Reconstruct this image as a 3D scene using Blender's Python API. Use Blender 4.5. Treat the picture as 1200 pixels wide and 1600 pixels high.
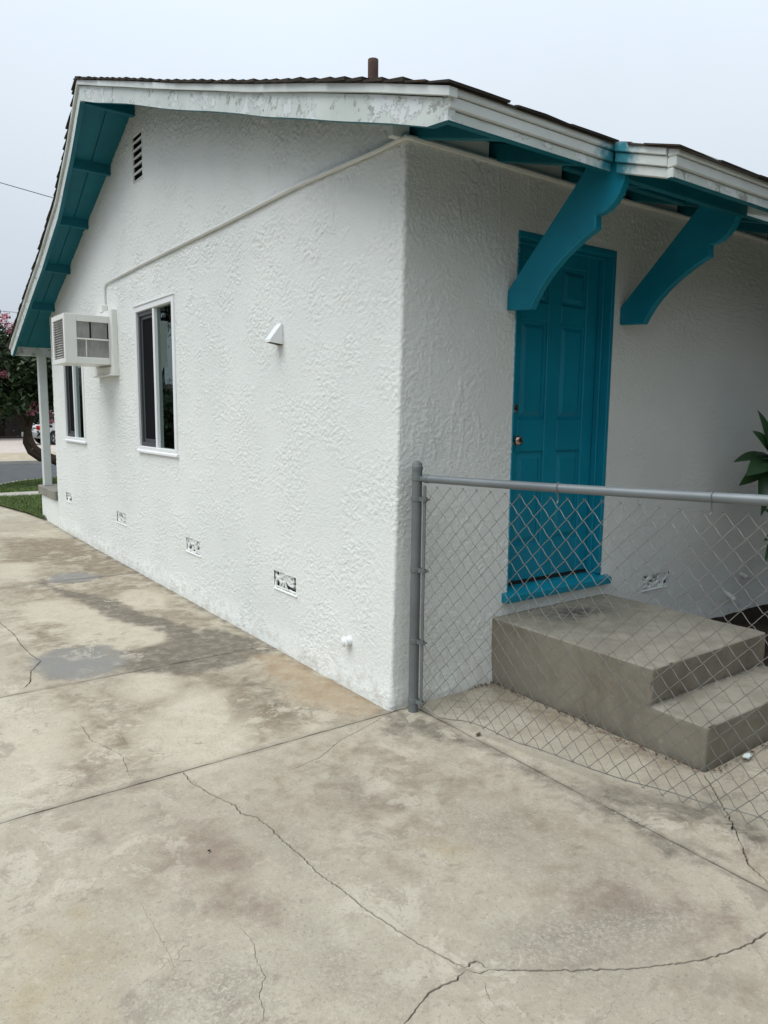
import bpy, bmesh, math, random
import numpy as np
from mathutils import Vector, Matrix
from mathutils.geometry import delaunay_2d_cdt

random.seed(7)
RNG = np.random.default_rng(7)
R = math.radians
for o in list(bpy.data.objects):
    bpy.data.objects.remove(o)
SC = bpy.context.scene
COL = SC.collection

# ------------------------------------------------------------------ camera
cam_d = bpy.data.cameras.new('camera')
cam = bpy.data.objects.new('camera', cam_d)
COL.objects.link(cam)
cam_d.sensor_fit = 'VERTICAL'
cam_d.sensor_height = 36.0
cam_d.lens = 1152.3 / 1600 * 36.0
cam_d.clip_start = 0.05
cam_d.clip_end = 2000
_r = Vector((0.80895740, -0.58776214, 0.01111754))
_u = Vector((0.06873157, 0.11334575, 0.99117542))
_f = Vector((0.58383551, 0.80105457, -0.13208970))
_b = -_f
cam.matrix_world = Matrix(((_r.x, _u.x, _b.x, -2.1057), (_r.y, _u.y, _b.y, -2.8163), (_r.z, _u.z, _b.z, 1.46), (0, 0, 0, 1)))
SC.camera = cam
SC.render.resolution_x = 768
SC.render.resolution_y = 1024

# ------------------------------------------------------------------ overcast daylight
SUN_EL, SUN_AZ = R(60), R(-88)          # azimuth measured from +Y towards +X: the sun stands over the driveway side
world = bpy.data.worlds.new('World')
SC.world = world
world.use_nodes = True
nt = world.node_tree
nt.nodes.clear()
wo = nt.nodes.new('ShaderNodeOutputWorld')
bg = nt.nodes.new('ShaderNodeBackground')
sky = nt.nodes.new('ShaderNodeTexSky')
sky.sky_type = 'NISHITA'
sky.sun_disc = False
sky.sun_elevation = SUN_EL
sky.sun_rotation = SUN_AZ
sky.dust_density = 4.0
sky.air_density = 1.0
hs = nt.nodes.new('ShaderNodeHueSaturation')
hs.inputs['Saturation'].default_value = 0.12
nt.links.new(sky.outputs[0], hs.inputs['Color'])
tc = nt.nodes.new('ShaderNodeTexCoord')
sx = nt.nodes.new('ShaderNodeSeparateXYZ')
nt.links.new(tc.outputs['Generated'], sx.inputs[0])
# standard overcast cloud deck: luminance rises as (1 + 2 sin h) / 3 from horizon to zenith
mr = nt.nodes.new('ShaderNodeMapRange')
mr.inputs['From Min'].default_value = 0.0
mr.inputs['From Max'].default_value = 1.0
mr.inputs['To Min'].default_value = 0.64
mr.inputs['To Max'].default_value = 1.54
nt.links.new(sx.outputs['Z'], mr.inputs['Value'])
cl = nt.nodes.new('ShaderNodeTexNoise')
cl.inputs['Scale'].default_value = 2.2
cl.inputs['Detail'].default_value = 3
nt.links.new(tc.outputs['Generated'], cl.inputs['Vector'])
cm = nt.nodes.new('ShaderNodeMapRange')
cm.inputs['From Min'].default_value = 0.3
cm.inputs['From Max'].default_value = 0.7
cm.inputs['To Min'].default_value = 0.965
cm.inputs['To Max'].default_value = 1.035
nt.links.new(cl.outputs['Fac'], cm.inputs['Value'])
mm = nt.nodes.new('ShaderNodeMath')
mm.operation = 'MULTIPLY'
nt.links.new(mr.outputs[0], mm.inputs[0])
nt.links.new(cm.outputs[0], mm.inputs[1])
vm = nt.nodes.new('ShaderNodeVectorMath')
vm.operation = 'SCALE'
vm.inputs[0].default_value = (6.05, 6.75, 7.5)
nt.links.new(mm.outputs[0], vm.inputs['Scale'])
mixw = nt.nodes.new('ShaderNodeMixRGB')
mixw.inputs['Fac'].default_value = 0.93        # thick cloud cover over the Nishita sky
nt.links.new(hs.outputs[0], mixw.inputs['Color1'])
nt.links.new(vm.outputs[0], mixw.inputs['Color2'])
nt.links.new(mixw.outputs[0], bg.inputs['Color'])
bg.inputs['Strength'].default_value = 0.10
nt.links.new(bg.outputs[0], wo.inputs[0])

sun_d = bpy.data.lights.new('sun', 'SUN')
sun_d.energy = 1.5
sun_d.angle = R(45)
sun_d.color = (1.0, 0.97, 0.92)
sun = bpy.data.objects.new('sun', sun_d)
COL.objects.link(sun)
_sd = Vector((math.sin(SUN_AZ) * math.cos(SUN_EL), math.cos(SUN_AZ) * math.cos(SUN_EL), math.sin(SUN_EL)))
sun.rotation_euler = _sd.to_track_quat('Z', 'Y').to_euler()

SC.view_settings.view_transform = 'Standard'
SC.view_settings.look = 'None'
SC.view_settings.exposure = 0.47
SC.view_settings.gamma = 1.0
SC.view_settings.use_curve_mapping = False
SC.cycles.max_bounces = 8

# ------------------------------------------------------------------ noise
_perm = np.random.default_rng(3).permutation(512)
_perm = np.concatenate([_perm, _perm])
_ang = np.random.default_rng(5).random(512) * 2 * np.pi
_gx, _gy = np.cos(_ang), np.sin(_ang)
def perlin(x, y, seed=0):
    x = np.asarray(x, float) + seed * 17.37
    y = np.asarray(y, float) + seed * 9.71
    xi = np.floor(x).astype(int); yi = np.floor(y).astype(int)
    xf = x - xi; yf = y - yi
    u = xf * xf * xf * (xf * (xf * 6 - 15) + 10); v = yf * yf * yf * (yf * (yf * 6 - 15) + 10)
    def g(a, b, dx, dy):
        h = _perm[(_perm[a & 511] + b) & 511]
        return _gx[h] * dx + _gy[h] * dy
    n00 = g(xi, yi, xf, yf); n10 = g(xi + 1, yi, xf - 1, yf)
    n01 = g(xi, yi + 1, xf, yf - 1); n11 = g(xi + 1, yi + 1, xf - 1, yf - 1)
    return 1.5 * ((n00 * (1 - u) + n10 * u) * (1 - v) + (n01 * (1 - u) + n11 * u) * v)
def fbm(x, y, seed=0, o=4):
    s = 0; a = 1.0; f = 1.0; t = 0
    for i in range(o):
        s = s + a * perlin(x * f, y * f, seed + i); t += a; a *= .5; f *= 2.03
    return s / t
def sstep(a, b, x):
    t = np.clip((x - a) / (b - a), 0, 1)
    return t * t * (3 - 2 * t)

# ------------------------------------------------------------------ node helpers
class NM:
    def __init__(s, name, rough=0.6, spec=0.3):
        s.m = bpy.data.materials.new(name); s.m.use_nodes = True
        s.t = s.m.node_tree; s.b = s.t.nodes['Principled BSDF']
        s.b.inputs['Roughness'].default_value = rough
        s.b.inputs['Specular IOR Level'].default_value = spec
        s._c = None
    def n(s, t, **kw):
        nd = s.t.nodes.new(t)
        for k, v in kw.items():
            setattr(nd, k, v)
        return nd
    def l(s, a, b):
        s.t.links.new(a, b)
    def co(s):
        if s._c is None:
            s._c = s.n('ShaderNodeTexCoord').outputs['Object']
        return s._c
    def mapping(s, scale=(1, 1, 1), rot=(0, 0, 0)):
        mp = s.n('ShaderNodeMapping'); mp.inputs['Scale'].default_value = scale; mp.inputs['Rotation'].default_value = rot
        s.l(s.co(), mp.inputs['Vector']); return mp.outputs[0]
    def noise(s, scale, detail=4, rough=.55, dist=0, vec=None):
        nd = s.n('ShaderNodeTexNoise'); nd.inputs['Scale'].default_value = scale; nd.inputs['Detail'].default_value = detail
        nd.inputs['Roughness'].default_value = rough; nd.inputs['Distortion'].default_value = dist
        s.l(vec if vec is not None else s.co(), nd.inputs['Vector']); return nd.outputs['Fac']
    def voro(s, scale, feature='F1', vec=None, rnd=1.0):
        nd = s.n('ShaderNodeTexVoronoi'); nd.feature = feature; nd.inputs['Scale'].default_value = scale; nd.inputs['Randomness'].default_value = rnd
        s.l(vec if vec is not None else s.co(), nd.inputs['Vector']); return nd.outputs['Distance']
    def ramp(s, fac, a, b, lo=0.0, hi=1.0):
        nd = s.n('ShaderNodeMapRange', clamp=True)
        nd.interpolation_type = 'SMOOTHSTEP'
        nd.inputs['From Min'].default_value = a; nd.inputs['From Max'].default_value = b
        nd.inputs['To Min'].default_value = lo; nd.inputs['To Max'].default_value = hi
        s.l(fac, nd.inputs['Value']); return nd.outputs[0]
    def math(s, op, a, b=None):
        nd = s.n('ShaderNodeMath', operation=op)
        for i, v in enumerate((a, b)):
            if v is None: continue
            if isinstance(v, (int, float)): nd.inputs[i].default_value = v
            else: s.l(v, nd.inputs[i])
        return nd.outputs[0]
    def mix(s, fac, a, b, mode='MIX'):
        nd = s.n('ShaderNodeMixRGB', blend_type=mode)
        for k, v in (('Fac', fac), ('Color1', a), ('Color2', b)):
            if isinstance(v, (int, float)): nd.inputs[k].default_value = v
            elif isinstance(v, tuple): nd.inputs[k].default_value = v + (1,)
            else: s.l(v, nd.inputs[k])
        return nd.outputs[0]
    def attr(s, name):
        nd = s.n('ShaderNodeAttribute'); nd.attribute_name = name; return nd.outputs['Fac']
    def color(s, c):
        if isinstance(c, tuple): s.b.inputs['Base Color'].default_value = c + (1,)
        else: s.l(c, s.b.inputs['Base Color'])
    def rough(s, c):
        s.l(c, s.b.inputs['Roughness'])
    def bump(s, h, dist, strength=1.0):
        nd = s.n('ShaderNodeBump'); nd.inputs['Strength'].default_value = strength; nd.inputs['Distance'].default_value = dist
        s.l(h, nd.inputs['Height'])
        prev = s.b.inputs['Normal'].links
        if prev: s.l(prev[0].from_socket, nd.inputs['Normal'])
        s.l(nd.outputs[0], s.b.inputs['Normal'])

def overspray(m, c):
    """teal brushed past its edge where the door bracket meets the fascia"""
    nd = m.n('ShaderNodeVectorMath', operation='DISTANCE'); m.l(m.co(), nd.inputs[0]); nd.inputs[1].default_value = (.705, -.665, 2.575)
    d = m.math('ADD', nd.outputs['Value'], m.math('MULTIPLY', m.math('SUBTRACT', m.noise(22, 5, .65), .5), .16))
    return m.mix(m.ramp(d, .05, .15, .95, 0), c, (.006, .19, .25))
def paint(name, col, var=.06, rough=.45, spec=.35, grain=0.0008, dirt=0.0, dirtcol=(.12, .11, .09), gscale=(40, 40, 40), chip=None, smear=False):
    m = NM(name, rough, spec)
    n = m.noise(3.0, 5)
    c = m.mix(m.ramp(n, .3, .7), tuple(x * (1 - var) for x in col), tuple(min(1, x * (1 + var)) for x in col))
    if dirt:
        d = m.math('MULTIPLY', m.ramp(m.noise(7, 6, .65, .4), .5, .78), dirt)
        c = m.mix(d, c, dirtcol)
    if smear:
        c = overspray(m, c)
    if chip:
        k = m.ramp(m.noise(chip[0], 6, .6, .6), chip[1], chip[1] + .04)
        c = m.mix(k, c, chip[2])
    m.color(c)
    m.bump(m.noise(1.0, 3, .5, 0, m.mapping(gscale)), grain)
    return m.m
# ------------------------------------------------------------------ materials
def make_stucco():
    m = NM('stucco_white', .75, .25)
    n = m.noise(1.3, 4)
    c = m.mix(m.ramp(n, .3, .7), (.735, .765, .740), (.780, .805, .778))
    fine = m.noise(9, 5, .6, .3)
    c = m.mix(m.ramp(fine, .62, .8, 0, .12), c, (.66, .67, .62))
    low = m.attr('grime')
    c = m.mix(m.math('MULTIPLY', low, m.ramp(m.noise(14, 5, .65), .42, .68)), c, (.50, .48, .42))
    m.color(c)
    # fine grain of the sprayed paint; the trowelled relief itself is modelled
    d2 = m.ramp(m.noise(95, 3, .6, .6, m.mapping((1, 1, 1.3))), .46, .58)
    m.bump(m.math('ADD', m.math('MULTIPLY', d2, .6), m.math('MULTIPLY', m.noise(210, 2, .6), .3)), .0017, 1.0)
    return m.m
STUCCO = make_stucco()
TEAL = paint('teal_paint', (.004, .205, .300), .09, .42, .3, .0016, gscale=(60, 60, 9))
TEAL_SHADED = paint('teal_paint_shaded', (.004, .125, .165), .10, .55, .25, .002, .25, (.02, .09, .10))  # same teal paint, darkened: the shade under the eaves is in the colour
WHITE_TRIM = paint('white_trim_paint', (.62, .66, .64), .05, .5, .3, .002, .3, (.36, .38, .36), smear=True)
def make_barge():
    m = NM('peeling_white_trim', .55, .3)
    n = m.noise(4, 4)
    c = m.mix(m.ramp(n, .3, .7), (.50, .56, .53), (.60, .65, .62))
    p = m.ramp(m.noise(6.0, 8, .68, .15), .54, .56)
    c = m.mix(m.math('MULTIPLY', p, .8), c, (.66, .69, .70))
    k = m.ramp(m.noise(11.0, 9, .74, .25), .575, .60)
    c = m.mix(m.math('MULTIPLY', k, .75), c, (.24, .25, .23))
    m.color(overspray(m, c))
    m.bump(m.math('ADD', p, m.noise(20, 5)), .002)
    return m.m
BARGE = make_barge()
VINYL = paint('white_vinyl', (.78, .80, .80), .02, .35, .4, .0002)
WHITE_METAL = paint('white_enamel', (.74, .75, .71), .03, .4, .4, .0003, .12, (.5, .48, .42))
DARK_CAVITY = paint('dark_cavity', (.02, .02, .02), .2, .9, .1)  # near-black lining that paints the shade inside the vents
SCREEN = paint('insect_screen_mesh', (.008, .009, .010), .1, .8, .04)
SCREEN_FRAME = paint('grey_screen_frame', (.06, .065, .07), .05, .45, .4)
STEEL = paint('galvanised_steel', (.175, .195, .205), .14, .48, .5, .0006, .35, (.15, .16, .16))
for _m in (STEEL,):
    _m.node_tree.nodes['Principled BSDF'].inputs['Metallic'].default_value = .35
WIRE = paint('fence_wire', (.20, .20, .185), .2, .5, .5, .0002, .4, (.14, .13, .11))
WIRE.node_tree.nodes['Principled BSDF'].inputs['Metallic'].default_value = .4
STEEL_DARK = paint('weathered_steel', (.125, .14, .14), .15, .55, .4, .0006, .3, (.08, .08, .075))
RUST = paint('rusty_pipe', (.13, .085, .068), .3, .85, .15, .002, .5, (.055, .03, .025))
SHINGLE = paint('asphalt_shingle', (.055, .048, .042), .35, .95, .1, .004, .3, (.02, .018, .016), (160, 160, 160))
SHINGLE_B = paint('asphalt_shingle_brown', (.075, .058, .046), .35, .95, .1, .004, .3, (.025, .02, .018), (160, 160, 160))
BRASS = paint('worn_nickel', (.42, .33, .27), .1, .25, .5, .0001)
BRASS.node_tree.nodes['Principled BSDF'].inputs['Metallic'].default_value = 1.0
BLACK = paint('black_rubber', (.015, .015, .016), .1, .7, .3)
SOIL = paint('dark_soil', (.030, .024, .019), .4, .95, .05, .01, .5, (.06, .045, .03), (30, 30, 30))
def make_glass():
    m = bpy.data.materials.new('window_glass'); m.use_nodes = True
    t = m.node_tree; t.nodes.clear()
    o = t.nodes.new('ShaderNodeOutputMaterial'); tr = t.nodes.new('ShaderNodeBsdfTransparent'); gl = t.nodes.new('ShaderNodeBsdfGlossy')
    tr.inputs[0].default_value = (.22, .36, .32, 1); gl.inputs['Roughness'].default_value = .01
    gl.inputs[0].default_value = (.78, .95, .92, 1)
    fr = t.nodes.new('ShaderNodeFresnel'); fr.inputs['IOR'].default_value = 2.3
    mx = t.nodes.new('ShaderNodeMixShader')
    t.links.new(fr.outputs[0], mx.inputs[0]); t.links.new(tr.outputs[0], mx.inputs[1]); t.links.new(gl.outputs[0], mx.inputs[2])
    nz = t.nodes.new('ShaderNodeTexNoise'); nz.inputs['Scale'].default_value = 2.5
    bp = t.nodes.new('ShaderNodeBump'); bp.inputs['Distance'].default_value = .0012
    t.links.new(nz.outputs['Fac'], bp.inputs['Height']); t.links.new(bp.outputs[0], gl.inputs['Normal'])
    t.links.new(mx.outputs[0], o.inputs[0])
    return m
GLASS = make_glass()
def make_concrete(name='driveway_concrete', old=False):
    m = NM(name, .85, .2)
    base = m.mix(m.ramp(m.noise(1.1, 5, .6, .4), .3, .7), (.375, .335, .262), (.485, .437, .345))
    base = m.mix(m.ramp(m.noise(4.5, 6, .65, .6), .42, .70, 0, .6), base, (.345, .300, .230))
    base = m.mix(m.ramp(m.noise(16, 6, .72), .48, .70, 0, .5), base, (.300, .262, .200))
    base = m.mix(m.ramp(m.noise(38, 6, .75, .3), .52, .68, 0, .45), base, (.54, .49, .395))
    warp = m.math('SUBTRACT', m.noise(9, 7, .72, .4), .5)
    inner = m.ramp(m.noise(13, 8, .74, .5), .32, .60, .50, 1.0)
    def layer(c, name, col, k=.9, w=1.7, lo=.06, hi=.78):
        a = m.attr(name)
        f = m.ramp(m.math('ADD', a, m.math('MULTIPLY', warp, m.math('MULTIPLY', w, m.ramp(a, .02, .3)))), lo, hi, 0, k)
        f = m.math('MULTIPLY', f, inner)
        return m.mix(f, c, col)
    c = layer(base, 'brown', (.205, .163, .112), .95)
    c = layer(c, 'pale', (.52, .47, .37), .9)
    c = layer(c, 'mauve', (.240, .188, .145), .9)
    c = layer(c, 'tan', (.36, .285, .165), .55)
    c = layer(c, 'wet', (.140, .124, .098), .95)
    c = layer(c, 'blue', (.270, .272, .268), .62, 1.2)
    c = layer(c, 'rust', (.36, .245, .135), .52)
    sp = m.math('MULTIPLY', m.attr('speck'), m.ramp(m.noise(90, 6, .82, .2), .42, .54))
    c = m.mix(m.math('MULTIPLY', sp, .85), c, (.175, .160, .132))
    scal = m.math('MULTIPLY', m.ramp(m.noise(5.5, 9, .74, .6), .53, .56), m.ramp(m.noise(1.4, 3), .45, .6))
    c = m.mix(m.math('MULTIPLY', scal, .55), c, (.54, .49, .40))
    dk = m.math('MULTIPLY', m.ramp(m.noise(7.5, 9, .76, .4), .55, .585), m.ramp(m.noise(1.9, 3), .46, .6))
    c = m.mix(m.math('MULTIPLY', dk, .58), c, (.25, .22, .175))
    grit = m.ramp(m.noise(105, 6, .8), .55, .66)
    c = m.mix(m.math('MULTIPLY', grit, .8), c, (.17, .152, .122))
    gl = m.ramp(m.noise(210, 2, .6), .64, .73)
    c = m.mix(m.math('MULTIPLY', gl, .55), c, (.64, .60, .52))
    # hairline map cracking
    hv = m.n('ShaderNodeTexVoronoi'); hv.feature = 'DISTANCE_TO_EDGE'; hv.inputs['Scale'].default_value = 5.5
    wv = m.n('ShaderNodeVectorMath', operation='ADD')
    nzc = m.n('ShaderNodeTexNoise'); nzc.inputs['Scale'].default_value = 6; nzc.inputs['Detail'].default_value = 4
    m.l(m.co(), nzc.inputs['Vector'])
    scv = m.n('ShaderNodeVectorMath', operation='SCALE'); scv.inputs['Scale'].default_value = .22
    m.l(nzc.outputs['Color'], scv.inputs[0]); m.l(m.co(), wv.inputs[0]); m.l(scv.outputs[0], wv.inputs[1]); m.l(wv.outputs[0], hv.inputs['Vector'])
    hair = m.math('MULTIPLY', m.ramp(hv.outputs['Distance'], .0, .006, 1, 0), m.ramp(m.noise(1.7, 3), .52, .66))
    c = m.mix(m.math('MULTIPLY', hair, .45), c, (.17, .15, .12))
    c = m.mix(m.math('MULTIPLY', m.attr('crack'), .95), c, (.050, .043, .035))
    m.color(c)
    m.rough(m.ramp(m.math('MAXIMUM', m.attr('blue'), m.math('MULTIPLY', m.attr('wet'), .4)), .2, 1.0, .88, .42))
    h = m.math('ADD', m.math('MULTIPLY', m.noise(60, 6, .7), 1.0), m.math('MULTIPLY', m.noise(260, 3, .7), .5))
    h = m.math('SUBTRACT', h, m.math('MULTIPLY', hair, .6))
    m.bump(h, .0032, 1.0)
    return m.m
CONCRETE = make_concrete()
def make_step():
    m = NM('step_concrete', .9, .15)
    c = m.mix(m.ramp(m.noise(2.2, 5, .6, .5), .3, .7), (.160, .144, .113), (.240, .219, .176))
    geo = m.n('ShaderNodeNewGeometry'); sz = m.n('ShaderNodeSeparateXYZ'); m.l(geo.outputs['Normal'], sz.inputs[0])
    c = m.mix(m.ramp(m.noise(6, 6, .7, .6), .5, .72, 0, .6), c, (.165, .135, .095))
    c = m.mix(m.ramp(m.noise(30, 6, .7), .55, .75, 0, .5), c, (.37, .35, .30))
    vs = m.noise(9, 5, .6, .3, m.mapping((1, 1, .15)))
    c = m.mix(m.ramp(vs, .5, .75, 0, .45), c, (.125, .110, .08))
    c = m.mix(m.math('MULTIPLY', m.attr('top_pale'), m.ramp(m.noise(14, 6, .7), .3, .6, .35, .85)), c, (.36, .335, .275))
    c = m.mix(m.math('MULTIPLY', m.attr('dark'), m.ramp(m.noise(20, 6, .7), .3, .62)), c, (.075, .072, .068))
    m.color(c)
    m.bump(m.math('ADD', m.noise(70, 6, .7), m.noise(220, 3)), .002)
    return m.m
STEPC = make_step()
CAPC = paint('wall_cap_concrete', (.235, .225, .195), .1, .85, .2, .003, .3, (.15, .14, .12))
ROAD = paint('asphalt_road', (.085, .088, .092), .12, .9, .2, .004, .4, (.06, .06, .062), (60, 60, 60))
WALK = paint('pale_sidewalk', (.40, .385, .34), .08, .9, .2, .003, .2, (.25, .23, .2))
FARDRIVE = paint('pinkish_concrete', (.46, .40, .36), .08, .9, .2, .003, .3, (.3, .26, .23))
DRYGRASS = paint('dry_verge', (.40, .345, .26), .15, .95, .05, .01, .5, (.25, .24, .11), (20, 20, 20))
LAWN = paint('lawn_soil', (.055, .095, .02), .3, .95, .05, .01, .4, (.09, .10, .03), (20, 20, 20))
def make_leaf(name, a, b, rough=.5, trans=.15):
    m = NM(name, rough, .35)
    oi = m.n('ShaderNodeAttribute'); oi.attribute_name = 'tone'
    c = m.mix(oi.outputs['Fac'], a, b)
    m.color(c)
    return m.m
GRASSB = make_leaf('grass_blade', (.065, .115, .028), (.155, .205, .060), .6)
LEAF = make_leaf('tree_leaf', (.018, .036, .014), (.055, .085, .032))
LEAF2 = make_leaf('hedge_leaf', (.016, .030, .012), (.045, .070, .025))
PETAL = make_leaf('pink_petal', (.42, .10, .17), (.62, .26, .30), .6)
PLANTLEAF = paint('glossy_dark_leaf', (.036, .085, .034), .25, .35, .45, .001, .2, (.04, .06, .03))
BARK = paint('brown_bark', (.070, .050, .038), .3, .9, .1, .01, .4, (.03, .022, .018), (20, 20, 6))
SILVER = paint('silver_car_paint', (.60, .61, .62), .02, .3, .5, .0001)
CARGLASS = paint('dark_car_glass', (.03, .035, .04), .05, .08, .6, .0001)
BUMPER = paint('grey_bumper', (.22, .23, .24), .05, .5, .4, .0002)
TAIL = paint('red_tail_light', (.50, .012, .012), .1, .15, .6, .0001)
HUB = paint('alloy_wheel', (.38, .39, .40), .05, .3, .5, .0001)
GARAGE = paint('dark_brown_wall', (.045, .036, .030), .15, .85, .1, .003)
ROOF_FAR = paint('brown_far_roof', (.09, .075, .065), .2, .95, .05, .006)
NEIGHB = paint('tan_neighbour_wall', (.38, .34, .28), .06, .85, .15, .004)
LITTER = paint('pale_litter', (.62, .70, .68), .1, .6, .3)
DRYLEAF = paint('dry_leaf', (.115, .070, .045), .3, .8, .1)
STONE = paint('grey_stone_chip', (.44, .405, .335), .15, .9, .1, .004)
CABLE = paint('dark_cable', (.10, .10, .105), .1, .7, .2)
CAULK = paint('painted_conduit', (.70, .71, .67), .05, .5, .3, .001, .2, (.42, .41, .36))

# ------------------------------------------------------------------ object helpers
def link(name, me, mat=None, parent=None):
    o = bpy.data.objects.new(name, me); COL.objects.link(o)
    if mat is not None and me is not None and not me.materials:
        for x in (mat if isinstance(mat, (list, tuple)) else [mat]): me.materials.append(x)
    if parent is not None: o.parent = parent
    return o
def tag(o, label=None, cat=None, group=None, kind=None):
    if label: o['label'] = label
    if cat: o['category'] = cat
    if group: o['group'] = group
    if kind: o['kind'] = kind
    return o
def empty(name, loc=(0, 0, 0), label=None, cat=None, group=None):
    o = bpy.data.objects.new(name, None); COL.objects.link(o); o.location = loc; o.empty_display_size = .2
    return tag(o, label, cat, group)
class MB:
    def __init__(s): s.v = []; s.f = []; s.mi = []
    def add(s, vs, fs, mi=0):
        b = len(s.v); s.v += [tuple(x) for x in vs]; s.f += [tuple(b + i for i in f) for f in fs]; s.mi += [mi] * len(fs)
    def box(s, x0, x1, y0, y1, z0, z1, mi=0):
        s.add([(x0, y0, z0), (x1, y0, z0), (x1, y1, z0), (x0, y1, z0), (x0, y0, z1), (x1, y0, z1), (x1, y1, z1), (x0, y1, z1)],
              [(3, 2, 1, 0), (4, 5, 6, 7), (0, 1, 5, 4), (1, 2, 6, 5), (2, 3, 7, 6), (3, 0, 4, 7)], mi)
    def prism(s, poly, axis, a, b, mi=0):
        """polygon in the plane across `axis` swept from a to b"""
        def P(p, t):
            return {'x': (t, p[0], p[1]), 'y': (p[0], t, p[1]), 'z': (p[0], p[1], t)}[axis]
        n = len(poly)
        s.add([P(p, a) for p in poly] + [P(p, b) for p in poly],
              [tuple(range(n - 1, -1, -1)), tuple(range(n, 2 * n))] + [(i, (i + 1) % n, n + (i + 1) % n, n + i) for i in range(n)], mi)
    def tube(s, pts, rad, k=8, mi=0, cap=True):
        pts = [Vector(p) for p in pts]
        rads = rad if isinstance(rad, (list, tuple)) else [rad] * len(pts)
        b = len(s.v); up = None
        for i, p in enumerate(pts):
            d = (pts[min(i + 1, len(pts) - 1)] - pts[max(i - 1, 0)]).normalized()
            if up is None:
                up = Vector((0, 0, 1)) if abs(d.z) < .9 else Vector((1, 0, 0))
            e = (up - d * up.dot(d)).normalized(); up = e
            g = d.cross(e)
            for j in range(k):
                a = 2 * math.pi * j / k
                s.v.append(tuple(p + (e * math.cos(a) + g * math.sin(a)) * rads[i]))
        for i in range(len(pts) - 1):
            for j in range(k):
                s.f.append((b + i * k + j, b + i * k + (j + 1) % k, b + (i + 1) * k + (j + 1) % k, b + (i + 1) * k + j)); s.mi.append(mi)
        if cap:
            s.f.append(tuple(b + j for j in range(k - 1, -1, -1))); s.mi.append(mi)
            e = b + (len(pts) - 1) * k
            s.f.append(tuple(e + j for j in range(k))); s.mi.append(mi)
    def lathe(s, prof, centre, axis, k=16, mi=0):
        """profile [(t, r)...] turned round an axis through centre"""
        c = Vector(centre); d = Vector(axis).normalized()
        e = (Vector((0, 0, 1)) if abs(d.z) < .9 else Vector((1, 0, 0))); e = (e - d * e.dot(d)).normalized(); g = d.cross(e)
        b = len(s.v)
        for t, r in prof:
            for j in range(k):
                a = 2 * math.pi * j / k
                s.v.append(tuple(c + d * t + (e * math.cos(a) + g * math.sin(a)) * max(r, 1e-4)))
        for i in range(len(prof) - 1):
            for j in range(k):
                s.f.append((b + i * k + j, b + i * k + (j + 1) % k, b + (i + 1) * k + (j + 1) % k, b + (i + 1) * k + j)); s.mi.append(mi)
        s.f.append(tuple(b + j for j in range(k - 1, -1, -1))); s.mi.append(mi)
        e2 = b + (len(prof) - 1) * k
        s.f.append(tuple(e2 + j for j in range(k))); s.mi.append(mi)
    def mesh(s, name, mats, bevel=0, smooth=False, seg=1):
        me = bpy.data.meshes.new(name); me.from_pydata(s.v, [], s.f)
        for m in (mats if isinstance(mats, (list, tuple)) else [mats]): me.materials.append(m)
        if len(set(s.mi)) > 1: me.polygons.foreach_set('material_index', s.mi)
        bm = bmesh.new(); bm.from_mesh(me)
        bmesh.ops.recalc_face_normals(bm, faces=bm.faces)
        if bevel:
            es = [e for e in bm.edges if len(e.link_faces) == 2 and e.calc_face_angle(0) > .5]
            bmesh.ops.bevel(bm, geom=es, offset=bevel, segments=seg, affect='EDGES', profile=.6, clamp_overlap=True)
        bm.to_mesh(me); bm.free()
        if smooth:
            me.polygons.foreach_set('use_smooth', [True] * len(me.polygons))
            me.set_sharp_from_angle(angle=R(40))
        me.update()
        return me
    def obj(s, name, mats, parent=None, bevel=0, smooth=False, seg=1):
        return link(name, s.mesh(name, mats, bevel, smooth, seg), None, parent)
def np_mesh(name, verts, quads, mat, smooth=True):
    verts = np.asarray(verts, np.float32); quads = np.asarray(quads, np.int32)
    me = bpy.data.meshes.new(name)
    n, k = quads.shape
    me.vertices.add(len(verts)); me.vertices.foreach_set('co', verts.ravel())
    me.loops.add(n * k); me.loops.foreach_set('vertex_index', quads.ravel())
    me.polygons.add(n); me.polygons.foreach_set('loop_start', np.arange(0, n * k, k, dtype=np.int32))
    me.polygons.foreach_set('loop_total', np.full(n, k, np.int32))
    me.polygons.foreach_set('use_smooth', np.full(n, smooth))
    me.materials.append(mat)
    me.update(calc_edges=True); me.validate()
    return me
def vattr(me, name, vals):
    a = me.attributes.new(name, 'FLOAT', 'POINT'); a.data.foreach_set('value', np.asarray(vals, np.float32))

_oldlink = link
def link(name, me, mat=None, parent=None):
    o = _oldlink(name, me, mat, parent)
    if parent is not None and parent.type == 'EMPTY':
        o.matrix_parent_inverse = Matrix.Translation(parent.location).inverted()
    return o

# ================================================================== ROOF GEOMETRY (metres; house corner at the origin,
# gable wall along +Y in the plane x=0, door wall along +X in the plane y=0)
RIDGE_Y, RIDGE_Z = 3.57, 4.022
def z_near(y): return RIDGE_Z - .3262 * (RIDGE_Y - y)
def z_far(y): return RIDGE_Z - .402 * (y - RIDGE_Y)
def z_roof(y): return np.where(np.asarray(y) < RIDGE_Y, z_near(np.asarray(y, float)), z_far(np.asarray(y, float)))
_ry = [-.95, -.64, -.28, .2, .85, 1.8, 2.55, 3.57, 4.22, 4.97, 5.9, 6.6, 7.95]
_rx = [-.25, -.25, -.285, -.295, -.285, -.315, -.385, -.44, -.375, -.318, -.302, -.306, -.297]
def x_rake(y): return np.interp(y, _ry, _rx)
XE = 6.4                                  # far end of the house along +X

house = empty('house', (0, 0, 0), 'white stucco house with teal door, teal eaves and peeling white fascia', 'house')

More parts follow.
